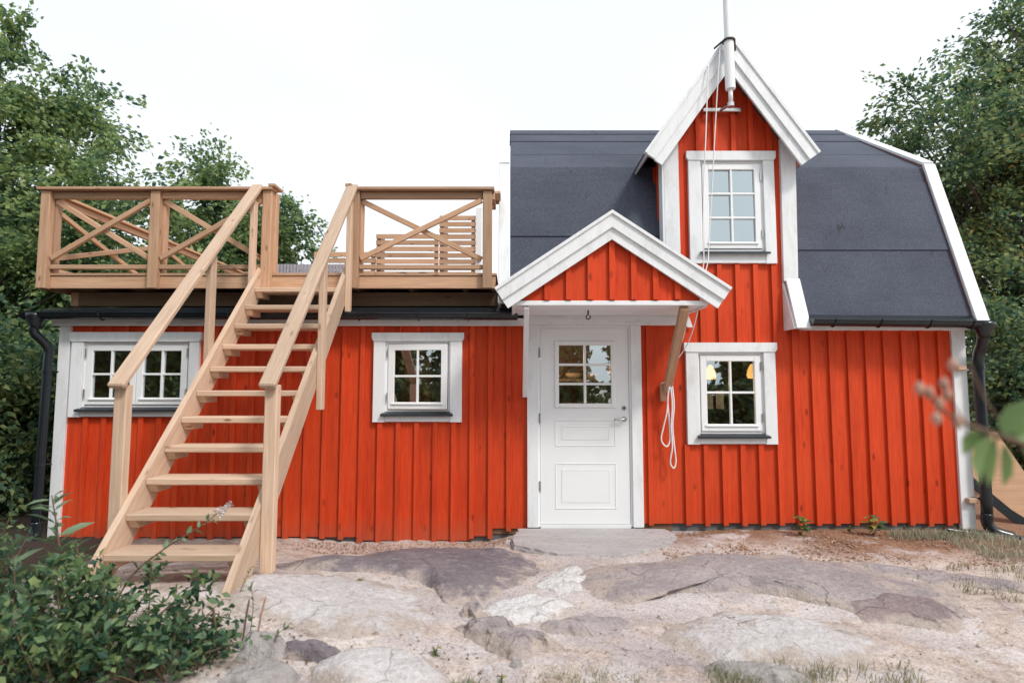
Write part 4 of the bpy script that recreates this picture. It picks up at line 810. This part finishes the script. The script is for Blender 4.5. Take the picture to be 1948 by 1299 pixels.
MB().box(7.0, 9.24, 3.62, 5.2, -.3, .98).build('wall', INT, rs); MB().add([(6.9, 3.5, 1.03), (9.34, 3.5, 1.03), (9.34, 5.3, 1.19), (6.9, 5.3, 1.19), (6.9, 3.5, 1.06), (9.34, 3.5, 1.06), (9.34, 5.3, 1.22), (6.9, 5.3, 1.22)], [(0, 3, 2, 1), (4, 5, 6, 7), (0, 1, 5, 4), (1, 2, 6, 5), (2, 3, 7, 6), (3, 0, 4, 7)]).build('roof', FELT, rs)
tag(MB().tube(smooth_path([(4.2, -.13, .0), (4.5, -.2, -.03), (4.9, -.35, -.05), (5.2, -.7, -.08)], 6), .03, 8).build('drain_hose', BLACK, None, True), 'dark drain hose lying on the soil beneath the right downpipe', 'hose')

# ------------------------------------------------------------------ vegetation
def leaf_arrays(P, D, L, W, rg, fold=.18):
    """folded diamond leaves: P base points, D directions"""
    n = len(P); D = D/np.linalg.norm(D, axis=1, keepdims=True); r = rg.normal(size=(n, 3)); r[:, 2] += 1.2; S = np.cross(D, r); S /= np.linalg.norm(S, axis=1, keepdims=True)+1e-9; N = np.cross(S, D)
    L = L[:, None]; W = W[:, None]; V = np.empty((n, 4, 3)); V[:, 0] = P; V[:, 1] = P+D*L*.45+S*W*.5+N*W*fold; V[:, 2] = P+D*L-N*L*.10; V[:, 3] = P+D*L*.45-S*W*.5+N*W*fold
    i = np.arange(n)[:, None]*4; F = np.stack([i+0, i+1, i+2, i+0, i+2, i+3], -1).reshape(-1, 3); return V.reshape(-1, 3), F
def tri_mesh(name, V, F):
    me = bpy.data.meshes.new(name); me.vertices.add(len(V)); me.vertices.foreach_set('co', V.astype(np.float32).ravel()); me.loops.add(F.size); me.loops.foreach_set('vertex_index', F.astype(np.int32).ravel())
    me.polygons.add(len(F)); me.polygons.foreach_set('loop_start', np.arange(0, F.size, 3, dtype=np.int32)); me.update(); me.validate(); return me
def tree(name, label, cat, base, trunk_top, ells, per, lsize, mat, seed, group=None, sig=.38, trunk_r=.16, limbs=40, droop=.5):
    rg = np.random.default_rng(seed); C = []; CEN = []
    for cx, cy, cz, rx, ry_, rz, n in ells:
        u = rg.normal(size=(n, 3)); u /= np.linalg.norm(u, axis=1, keepdims=True); r = rg.random(n)**(1/2.4); C.append(np.array([cx, cy, cz])+u*r[:, None]*np.array([rx, ry_, rz])); CEN.append(np.tile([cx, cy, cz], (n, 1)))
    C = np.vstack(C); CEN = np.vstack(CEN); n = len(C); t = thing(name, base, label, cat, group)
    b = Vector(base); tt = Vector(trunk_top); tr = MB(); k = 7
    ax = [b.lerp(tt, i/k)+Vector((rg.normal()*.06*i/k*3, rg.normal()*.06*i/k*3, 0)) for i in range(k+1)]
    tr.tube(ax, [trunk_r*(1-.75*i/k) for i in range(k+1)], 9)
    for j in range(min(limbs, n)):
        c = Vector(C[j]); h = min(.92, max(.2, (c.z-.9-b.z)/max(.1, tt.z-b.z)*rg.uniform(.55, .9))); s0 = b.lerp(tt, h); mid = s0.lerp(c, .5)+Vector((rg.normal()*.15, rg.normal()*.15, rg.uniform(.0, .3)))
        tr.tube([s0, s0.lerp(mid, .5)+Vector((0, 0, .05)), mid, mid.lerp(c, .5)+Vector((0, 0, .05)), c], [trunk_r*.30*(1-h*.5), trunk_r*.22*(1-h*.4), trunk_r*.15, trunk_r*.10, trunk_r*.05], 5)
    tr.build('trunk', BARK, t, True)
    m = rg.integers(int(per*.5), int(per*1.5), n); idx = np.repeat(np.arange(n), m); N = len(idx); sg = sig*rg.uniform(.6, 1.3, n)[idx][:, None]
    # leaves sit on short sprays that leave the twig end outwards and hang a little
    outd = (C-CEN); outd /= np.linalg.norm(outd, axis=1, keepdims=True)+1e-6; sp = rg.normal(size=(n, 5, 3))*.8+outd[:, None]*.6; sp[..., 2] *= .6
    w_ = rg.integers(0, 5, N); tt_ = rg.random(N)**.7; P = C[idx]+sp[idx, w_]*sg*tt_[:, None]*1.5+rg.normal(size=(N, 3))*sg*.28; P[:, 2] -= (tt_**2)*sg[:, 0]*droop
    D = sp[idx, w_]+rg.normal(size=(N, 3))*.6; D[:, 2] -= .45
    L = rg.uniform(*lsize, N); V, F = leaf_arrays(P, D, L, L*rg.uniform(.5, .8, N), rg); link('crown', tri_mesh('crown', V, F), mat, t); return t
GT = 'trees around the cottage'
tree('broadleaf_tree', 'tall broadleaf tree at the left edge rising behind the deck', 'tree', (-10.2, 5.0, -.4), (-10, 5, 7), [(-10.4, 5.0, 2.8, 3.4, 1.6, 2.6, 140), (-11.0, 5.2, 6.2, 3.0, 1.3, 2.6, 118), (-8.2, 5.2, 4.1, 1.9, 1.1, 1.6, 40)], 360, (.07, .14), LEAF_A, 21, GT, .40, .22, 60)
tree('broadleaf_tree', 'smaller loose tree between the left tree and the stair head', 'tree', (-7.8, 9.5, -.4), (-7.6, 9.5, 6), [(-7.4, 9.5, 5.1, 1.8, 1.1, 1.6, 46), (-8.0, 9.5, 6.5, .9, .8, .9, 15), (-6.3, 9.6, 4.9, 1.1, .8, 1.2, 26), (-8.6, 9.5, 4.2, 2.0, 1.2, 1.6, 48)], 300, (.08, .15), LEAF_A, 22, GT, .42, .16, 45)
tree('broadleaf_tree', 'dense dark tree with leaves turning behind the right gable', 'tree', (9.8, 5.2, -.4), (9.8, 5.2, 6), [(8.85, 5.2, 5.75, 1.8, 1.2, 1.9, 74), (10.6, 5.2, 4.9, 2.0, 1.3, 2.2, 56), (8.8, 4.8, 2.4, 2.2, 1.2, 1.6, 60)], 300, (.065, .13), LEAF_B, 23, GT, .40, .2, 60)
tree('broadleaf_tree', 'tallest dark tree at the top right corner of the photo', 'tree', (12.5, 6.5, -.4), (12, 6.5, 9), [(12.1, 6.2, 8.3, 1.8, 1.2, 2.0, 74), (12.6, 6.5, 5.2, 1.9, 1.2, 1.8, 40)], 300, (.075, .14), LEAF_B, 24, GT, .45, .24, 45)
tree('hedge_bush', 'dark overgrown bush beside the left corner downpipe', 'bush', (-7.2, 1.7, -.4), (-7.2, 1.7, 1.4), [(-7.2, 1.7, 1.0, 1.5, 1.1, 1.35, 130), (-8.6, .9, .8, 1.2, 1.0, 1.2, 70), (-6.0, 2.6, 1.0, .9, .8, 1.3, 50)], 190, (.06, .12), LEAF_B, 25, None, .3, .07, 50)
tree('hedge_bush', 'low dark bush beyond the plywood at the right edge', 'bush', (8.6, 2.6, -.3), (8.6, 2.6, 1.2), [(8.4, 2.8, .9, 1.6, 1.0, 1.4, 110)], 190, (.06, .12), LEAF_B, 26, None, .3, .07, 40)
# woodland across the yard, seen in the window panes
rg = np.random.default_rng(5); Vs = []; Fs = []; nv = 0
for k in range(16):
    cx = -17+k*2.4+rg.uniform(-.8, .8); cy = -19+rg.uniform(-2.5, 2.5); hgt = rg.uniform(4.2, 6.8); n = 5200; u = rg.normal(size=(n, 3)); u /= np.linalg.norm(u, axis=1, keepdims=True); r = rg.random(n)**.45
    P = np.array([cx, cy, hgt*.52])+u*r[:, None]*np.array([1.6, 1.4, hgt*.52]); V, F = leaf_arrays(P, rg.normal(size=(n, 3)), rg.uniform(.18, .38, n), rg.uniform(.12, .26, n), rg); Vs.append(V); Fs.append(F+nv); nv += len(V)
for k in range(26):
    n = 700; u = rg.normal(size=(n, 3)); u /= np.linalg.norm(u, axis=1, keepdims=True); P = np.array([-19+k*1.55+rg.uniform(-.4, .4), -16.5+rg.uniform(-1, 1), .55])+u*(rg.random(n)**.45)[:, None]*np.array([1.2, .9, rg.uniform(.9, 1.9)])
    V, F = leaf_arrays(P, rg.normal(size=(n, 3)), rg.uniform(.2, .45, n), rg.uniform(.14, .3, n), rg); Vs.append(V); Fs.append(F+nv); nv += len(V)
for cx, cy, cz, rx, rz, n in ((-6.8, -9.5, 4.6, 2.6, 3.6, 5200), (-10.5, -8.0, 4.2, 2.4, 3.4, 3600), (-3.2, -13.0, 3.6, 2.0, 3.2, 2600)):
    u = rg.normal(size=(n, 3)); u /= np.linalg.norm(u, axis=1, keepdims=True); P = np.array([cx, cy, cz])+u*(rg.random(n)**.4)[:, None]*np.array([rx, rx*.8, rz])
    V, F = leaf_arrays(P, rg.normal(size=(n, 3)), rg.uniform(.2, .4, n), rg.uniform(.14, .26, n), rg); Vs.append(V); Fs.append(F+nv); nv += len(V)
tag(link('woodland', tri_mesh('woodland', np.vstack(Vs), np.vstack(Fs)), LEAF_B, None), 'dark woodland facing the cottage, mirrored in its panes', kind='stuff')

def big_leaf(name, L, W, mat, curl=.2):
    """an eight-point curved leaf along +X"""
    v = [(0, 0, 0), (.3*L, .42*W, .02*L), (.3*L, 0, -.03*L), (.3*L, -.42*W, .02*L), (.65*L, .40*W, -.02*L*curl*5), (.65*L, 0, -.07*L*curl*5), (.65*L, -.40*W, -.02*L*curl*5), (L, 0, -.16*L*curl*5)]
    me = MB().add(v, [(0, 2, 1), (0, 3, 2), (1, 2, 5, 4), (2, 3, 6, 5), (4, 5, 7), (5, 6, 7)]).mesh(name, True); me.materials.append(mat); return me
def orient(p, d, roll):
    X = Vector(d).normalized(); Y = Vector((0, 0, 1)).cross(X)
    if Y.length < .05: Y = Vector((0, 1, 0)).cross(X)
    Y.normalize(); Zv = X.cross(Y); M = Matrix(((X.x, Y.x, Zv.x, p[0]), (X.y, Y.y, Zv.y, p[1]), (X.z, Y.z, Zv.z, p[2]), (0, 0, 0, 1))); return M @ Matrix.Rotation(roll, 4, 'X')
def sprig(name, label, cat, path, r0, leaves, meshes, rg, spread=.9, upw=.45, group=None, tip=None):
    t = thing(name, path[0], label, cat, group); sp = smooth_path(path, 6); n = len(sp)
    MB().tube(sp, [r0*(1-.7*i/(n-1)) for i in range(n)], 6).build('stem', STEM, t, True)
    for k in range(leaves):
        f = .18+.80*(k+.5)/leaves; i = min(n-2, int(f*(n-1))); p = sp[i].lerp(sp[i+1], f*(n-1)-i); d = (sp[i+1]-sp[i]).normalized(); a = k*2.4+rg.uniform(-.4, .4)
        o = Vector((math.cos(a), math.sin(a), 0)); o = (o-d*o.dot(d)).normalized()
        M = orient(p, o*spread+d*upw+Vector((0, 0, rg.uniform(-.3, .5))), rg.uniform(-1.1, 1.1)) @ Matrix.Scale(rg.uniform(.8, 1.3)*(1-.3*f), 4); link('leaf', meshes[k % len(meshes)], None, t, M)
    return t
rg = random.Random(3)
LC = [big_leaf('leaf', .05, .026, LEAF_C), big_leaf('leaf', .042, .024, LEAF_C, .4), big_leaf('leaf', .058, .026, LEAF_C, .1)]
LD = [big_leaf('leaf', .15, .042, LEAF_D, .25), big_leaf('leaf', .125, .038, LEAF_D, .4)]
LS = [big_leaf('leaf', .055, .026, LEAF_C, .3), big_leaf('leaf', .05, .024, LEAF_D, .2)]
LY = [big_leaf('leaf', .032, .016, LEAF_Y, .2), big_leaf('leaf', .028, .015, LEAF_C, .2)]
LW = [big_leaf('leaf', .06, .042, LEAF_C, .2), big_leaf('leaf', .05, .04, LEAF_Y, .3)]
# dense shrub at the lower left
def shrub(label, c, rx, ry_, h, nleaf, nstuff, seed, mats=LC, stuffmat=LEAF_C, ls=(.03, .055)):
    g = np.random.default_rng(seed); base = (c[0], c[1], gh(*c)); t = thing('shrub', base, label, 'shrub'); sm = MB(); tips = []
    for k in range(46):
        a = g.uniform(0, 6.283); r = g.random()**.5; tx, ty = c[0]+rx*r*math.cos(a), c[1]+ry_*r*math.sin(a); hz = h*(1-.45*r*r)*g.uniform(.45, 1.3); b0 = Vector((c[0]+(tx-c[0])*.35, c[1]+(ty-c[1])*.35, gh(tx, ty)-.02)); e = Vector((tx, ty, gh(tx, ty)+hz))
        m1 = b0.lerp(e, .5)+Vector((g.normal()*.03, g.normal()*.03, .03)); pth = smooth_path([b0, m1, e], 4); tips.append(pth); sm.tube(pth, [.006*(1-.75*i/(len(pth)-1)) for i in range(len(pth))], 5)
    sm.build('stems', STEM, t, True)
    N = nstuff; P = np.empty((N, 3)); D = np.empty((N, 3))
    for k in range(N):
        p = tips[g.integers(len(tips))]; i = int(len(p)*g.random()**.65); i = min(i, len(p)-1); q = p[i]; P[k] = np.array(q)+g.normal(size=3)*.028; D[k] = g.normal(size=3)+np.array([0, -.2, .25])
    V, F = leaf_arrays(P, D, g.uniform(*ls, N), g.uniform(ls[0]*.5, ls[1]*.55, N), g); tag(link('foliage', tri_mesh('foliage', V, F), stuffmat, t), kind='stuff')
    for k in range(nleaf):
        p = tips[g.integers(len(tips))]; q = p[-1-int(g.integers(0, 3))]; a = g.uniform(0, 6.283)
        link('leaf', mats[k % len(mats)], None, t, orient(q, (math.cos(a)+.1, math.sin(a)-.35, g.uniform(-.3, .7)), g.uniform(-1.2, 1.2)) @ Matrix.Scale(g.uniform(.8, 1.5), 4))
    return t
shrub('dense dark green shrub filling the bottom left corner', (-2.15, -3.02), .66, .38, .46, 170, 3000, 31, ls=(.035, .07))
shrub('lower spreading shrub right of the dense corner shrub', (-1.60, -3.04), .36, .26, .24, 100, 850, 32, ls=(.03, .06))
shrub('mid green shrub against the stair foot at the left edge', (-2.95, -2.5), .5, .35, .42, 80, 1000, 33, ls=(.035, .065))
sprig('leafy_stem', 'tall pale stem with long narrow leaves at the left edge', 'plant', [(-2.25, -2.88, .1), (-2.29, -2.86, .46), (-2.33, -2.85, .65), (-2.37, -2.85, .83)], .009, 30, LD, rg, 1., .5)
sprig('leafy_stem', 'smaller dark upright stem right of the tall pale stem', 'plant', [(-2.16, -2.9, .1), (-2.18, -2.88, .4), (-2.22, -2.86, .60)], .006, 7, LS, rg)
fl = sprig('flowering_twig', 'leaning shrub twig with a white flower tip before the lower treads', 'plant', [(-2.05, -2.9, .1), (-1.95, -2.87, .40), (-1.78, -2.85, .56), (-1.62, -2.84, .66), (-1.53, -2.82, .73)], .006, 24, LS, rg, .9, .5)
fm = MB(); g2 = random.Random(8)
for k in range(60):
    f = k/60; c = Vector((-1.54+.085*f, -2.82, .72+.065*f)); o = Vector((g2.gauss(0, 1), g2.gauss(0, 1), g2.gauss(0, 1))).normalized()*.026*(1-.55*f); p = c+o
    fm.add([p+Vector((.009, 0, 0)), p+Vector((-.009, 0, .003)), p+Vector((0, .009, -.005)), p+Vector((0, -.009, .006)), p+o*.35], [(0, 2, 4), (2, 1, 4), (1, 3, 4), (3, 0, 4), (0, 3, 2), (3, 1, 2)])
fm.build('flower', FLOW, fl)
for i, (pa, lb) in enumerate((([(-1.35, -2.8, .1), (-1.34, -2.79, .25), (-1.36, -2.78, .36)], 'short leafy twig left of the stair string foot'), ([(-1.2, -2.95, .02), (-1.17, -2.94, .15), (-1.1, -2.93, .22)], 'small arching twig between shrub and boulders'), ([(-1.62, -2.38, .12), (-1.6, -2.36, .2), (-1.55, -2.34, .32)], 'yellow-green weed growing beside the stair string'))):
    sprig('leafy_stem', lb, 'plant', pa, .003, 12, LY if i == 2 else LS, rg, .8, .5)
for i, (x, y, h, dx, lb) in enumerate(((-1.28, -2.9, .26, .05, 'bare reddish cut stem at the right of the shrub'), (-1.42, -2.98, .24, -.03, 'thick bare brown stem stub in front of the shrub'), (-1.36, -2.86, .22, .03, 'thin bare stem beside the leafy twig'))):
    tag(MB().tube(smooth_path([(x, y, gh(x, y)-.02), (x+dx*.5, y, gh(x, y)+h*.55), (x+dx, y, gh(x, y)+h)], 4), [.005]*8+[.003], 6).build('bare_stem', BUD if i == 0 else STEM, None, True), lb, 'stem')
for i, (x, y, z, lb, ms) in enumerate(((-2.55, -2.85, .62, 'upright leafy shoot at the very left edge of the shrub', LD), (-2.02, -2.95, .50, 'yellow-green shoot standing out of the shrub centre', LY+LS), (-1.82, -2.92, .52, 'leafy shoot left of the flowering twig', LS), (-1.9, -3.08, .42, 'yellow-green shoot at the front of the shrub', LY+LS), (-2.3, -3.1, .45, 'broad-leaved pale shoot at the front left of the shrub', LD+LS))):
    sprig('leafy_stem', lb, 'plant', [(x, y, .05), (x+.02, y, z*.55), (x-.03+.02*i, y+.02, z)], .005, 24, ms, rg, .9, .5)
# small weeds
def weed(x, y, h, n, label, meshes, seed, name='weed', s=1.):
    g = random.Random(seed); z = gh(x, y); t = thing(name, (x, y, z), label, 'plant'); m = MB(); tp = []
    for k in range(max(4, n//6)):
        a = g.uniform(0, 6.283); e = Vector((x+math.cos(a)*h*.5*g.random(), y+math.sin(a)*h*.5*g.random(), z+h*g.uniform(.5, 1))); m.tube([(x, y, z-.01), Vector((x, y, z)).lerp(e, .5)+Vector((0, 0, .01)), e], .0022, 4); tp.append(e)
    m.build('stems', STEM, t)
    for k in range(n):
        e = tp[k % len(tp)]; p = Vector((x, y, z)).lerp(e, g.uniform(.35, 1)); a = g.uniform(0, 6.283); link('leaf', meshes[k % len(meshes)], None, t, orient(p, (math.cos(a), math.sin(a), g.uniform(-.1, .6)), g.uniform(-.5, .5)) @ Matrix.Scale(s*g.uniform(.7, 1.1), 4))
weed(2.76, -.24, .23, 34, 'bright green weed at the wall foot right of the right window', LW, 41, s=1.35); weed(2.74, -.25, .05, 16, 'dull low weed in front of the bright green weed', LY, 42)
weed(3.46, -.22, .23, 36, 'leafy weed at the wall foot midway to the right corner', LW, 43, s=1.35); weed(3.28, -.16, .07, 10, 'small sprout left of the midway wall weed', LC, 47)
weed(-.395, -2.78, .07, 22, 'small green plant between the pale slabs in the foreground', LY, 44, s=.9); weed(-1.03, -1.86, .05, 14, 'tiny brownish plant on the pale rock hump', LY, 45, s=.7)
weed(-.05, -3.0, .05, 14, 'tiny green plant at the bottom edge right of the pale stone', LY, 46, s=.8); weed(-.2, -3.08, .06, 14, 'tiny green tuft at the bottom edge of the yard', LY, 48, s=.8)
def grass(name, n, boxs, h, mat, label, seed):
    g = np.random.default_rng(seed); P = []
    for (x0, x1, y0, y1, f) in boxs:
        k = int(n*f); cx = g.uniform(x0, x1, k//14+1); cy = g.uniform(y0, y1, k//14+1); i = g.integers(0, len(cx), k); P.append(np.stack([cx[i]+g.normal(size=k)*.035, cy[i]+g.normal(size=k)*.03], 1))
    P = np.vstack(P); N = len(P); z = gz(P[:, 0], P[:, 1]); L = g.uniform(h*.5, h*1.3, N); d = g.normal(size=(N, 2))*.45; B = np.column_stack([P, z-.005]); T = B+np.column_stack([d*L[:, None], L]); M_ = (B+T)/2+np.column_stack([-d*L[:, None]*.18, L*.12]); a = g.uniform(0, 6.28, N); S = np.column_stack([np.cos(a), np.sin(a), np.zeros(N)])*.0022
    V = np.stack([B-S, B+S, M_-S*.8, M_+S*.8, T], 1).reshape(-1, 3); i = np.arange(N)[:, None]*5; F = np.stack([i, i+1, i+3, i, i+3, i+2, i+2, i+3, i+4], -1).reshape(-1, 3)
    tag(link(name, tri_mesh(name, V, F), mat, None), label, kind='stuff')
GREENG = m_leaf('grey_green_grass', [(.2, (.17, .20, .12)), (.45, (.33, .34, .24)), (.7, (.50, .49, .38))], trans=.2)
grass('grass', 2200, [(3.6, 4.5, -.35, -.15, .45), (3.9, 5.0, -.95, -.35, .55)], .075, GREENG, 'grey-green grass along the right wall foot and corner', 51)
grass('grass', 800, [(1.0, 2.0, -3.0, -2.75, .6), (.95, 1.2, -3.1, -2.9, .4)], .06, GRASS, 'dry yellow grass at the bottom right by the whitish stone', 52)
grass('grass', 900, [(-.3, .7, -3.15, -2.9, 1)], .04, GRASS, 'sparse dry grass along the bottom of the yard', 53)
grass('grass', 1500, [(3.2, 5.2, -2.6, -1.1, 1)], .06, GRASS, 'thin dry grass on the soil at the right edge', 54)
g = np.random.default_rng(77); N = 520; P = np.column_stack([g.normal(-1.1, .75, N), g.uniform(-3.15, -2.6, N), np.zeros(N)]); P[260:, 0] = g.uniform(-.8, 3.2, 260); P[380:, 1] = g.uniform(-2.9, -.25, 140); P[:, 2] = gz(P[:, 0], P[:, 1])+.012; D = g.normal(size=(N, 3)); D[:, 2] *= .12
V, F = leaf_arrays(P, D, g.uniform(.012, .034, N), g.uniform(.004, .014, N), g); LIT = m_leaf('dead_leaf', [(.2, (.10, .055, .03)), (.5, (.22, .13, .07)), (.9, (.42, .30, .17))], trans=.1)
tag(link('leaf_litter', tri_mesh('leaf_litter', V, F), LIT, None), 'brown leaf litter strewn at the front of the yard', kind='stuff')
# near twig at the right, out of focus
LEAF_E = m_leaf('young_leaf', [(.2, (.11, .20, .07)), (.5, (.17, .27, .10)), (.9, (.27, .35, .15))], trans=.4)
LB = [big_leaf('leaf', .066, .042, LEAF_E, .3), big_leaf('leaf', .074, .036, LEAF_E, .15)]
nb = thing('budding_branch', (.82, -5.05, 1.27), 'blurred near branch with green leaves and pinkish buds at the right edge', 'branch')
mp = smooth_path([(.86, -5.03, 1.265), (.70, -5.06, 1.315), (.63, -5.08, 1.336), (.60, -5.08, 1.352), (.58, -5.08, 1.372), (.562, -5.08, 1.385)], 6); MB().tube(mp, [.0042-.0026*i/(len(mp)-1) for i in range(len(mp))], 6).build('stem', STEM, nb, True)
for pth in ([(.625, -5.08, 1.338), (.60, -5.08, 1.375), (.592, -5.08, 1.395)], [(.72, -5.05, 1.31), (.69, -5.04, 1.36), (.665, -5.04, 1.42)]): MB().tube(smooth_path(pth, 4), .0016, 5).build('twig', STEM, nb, True)
for k, (p, d, rl, sc) in enumerate((((.665, -5.07, 1.325), (-.45, .1, -.9), .9, 1.1), ((.68, -5.06, 1.32), (-.15, .2, -.95), -.8, 1.0), ((.69, -5.06, 1.32), (.15, -.3, .85), 1.2, .9), ((.70, -5.05, 1.315), (.9, .3, .25), .9, 1.1), ((.72, -5.05, 1.31), (.6, .2, -.55), .7, 1.0), ((.70, -5.05, 1.31), (.2, .2, -.9), 1.0, .9), ((.655, -5.07, 1.33), (-.6, .2, -.6), 1.1, .7), ((.71, -5.05, 1.312), (.5, -.1, .75), -1.1, .9))): link('leaf', LB[k % 2], None, nb, orient(p, d, rl) @ Matrix.Scale(sc, 4))
for p in ((.575, -5.08, 1.380), (.583, -5.08, 1.345), (.596, -5.08, 1.392), (.588, -5.08, 1.365), (.562, -5.08, 1.386), (.60, -5.08, 1.378), (.612, -5.08, 1.34), (.61, -5.08, 1.418)):
    MB().lathe([(.0012, -.009), (.0055, -.004), (.0068, .001), (.004, .008), (.0007, .011)], p, 8).build('bud', BUD, nb, True)
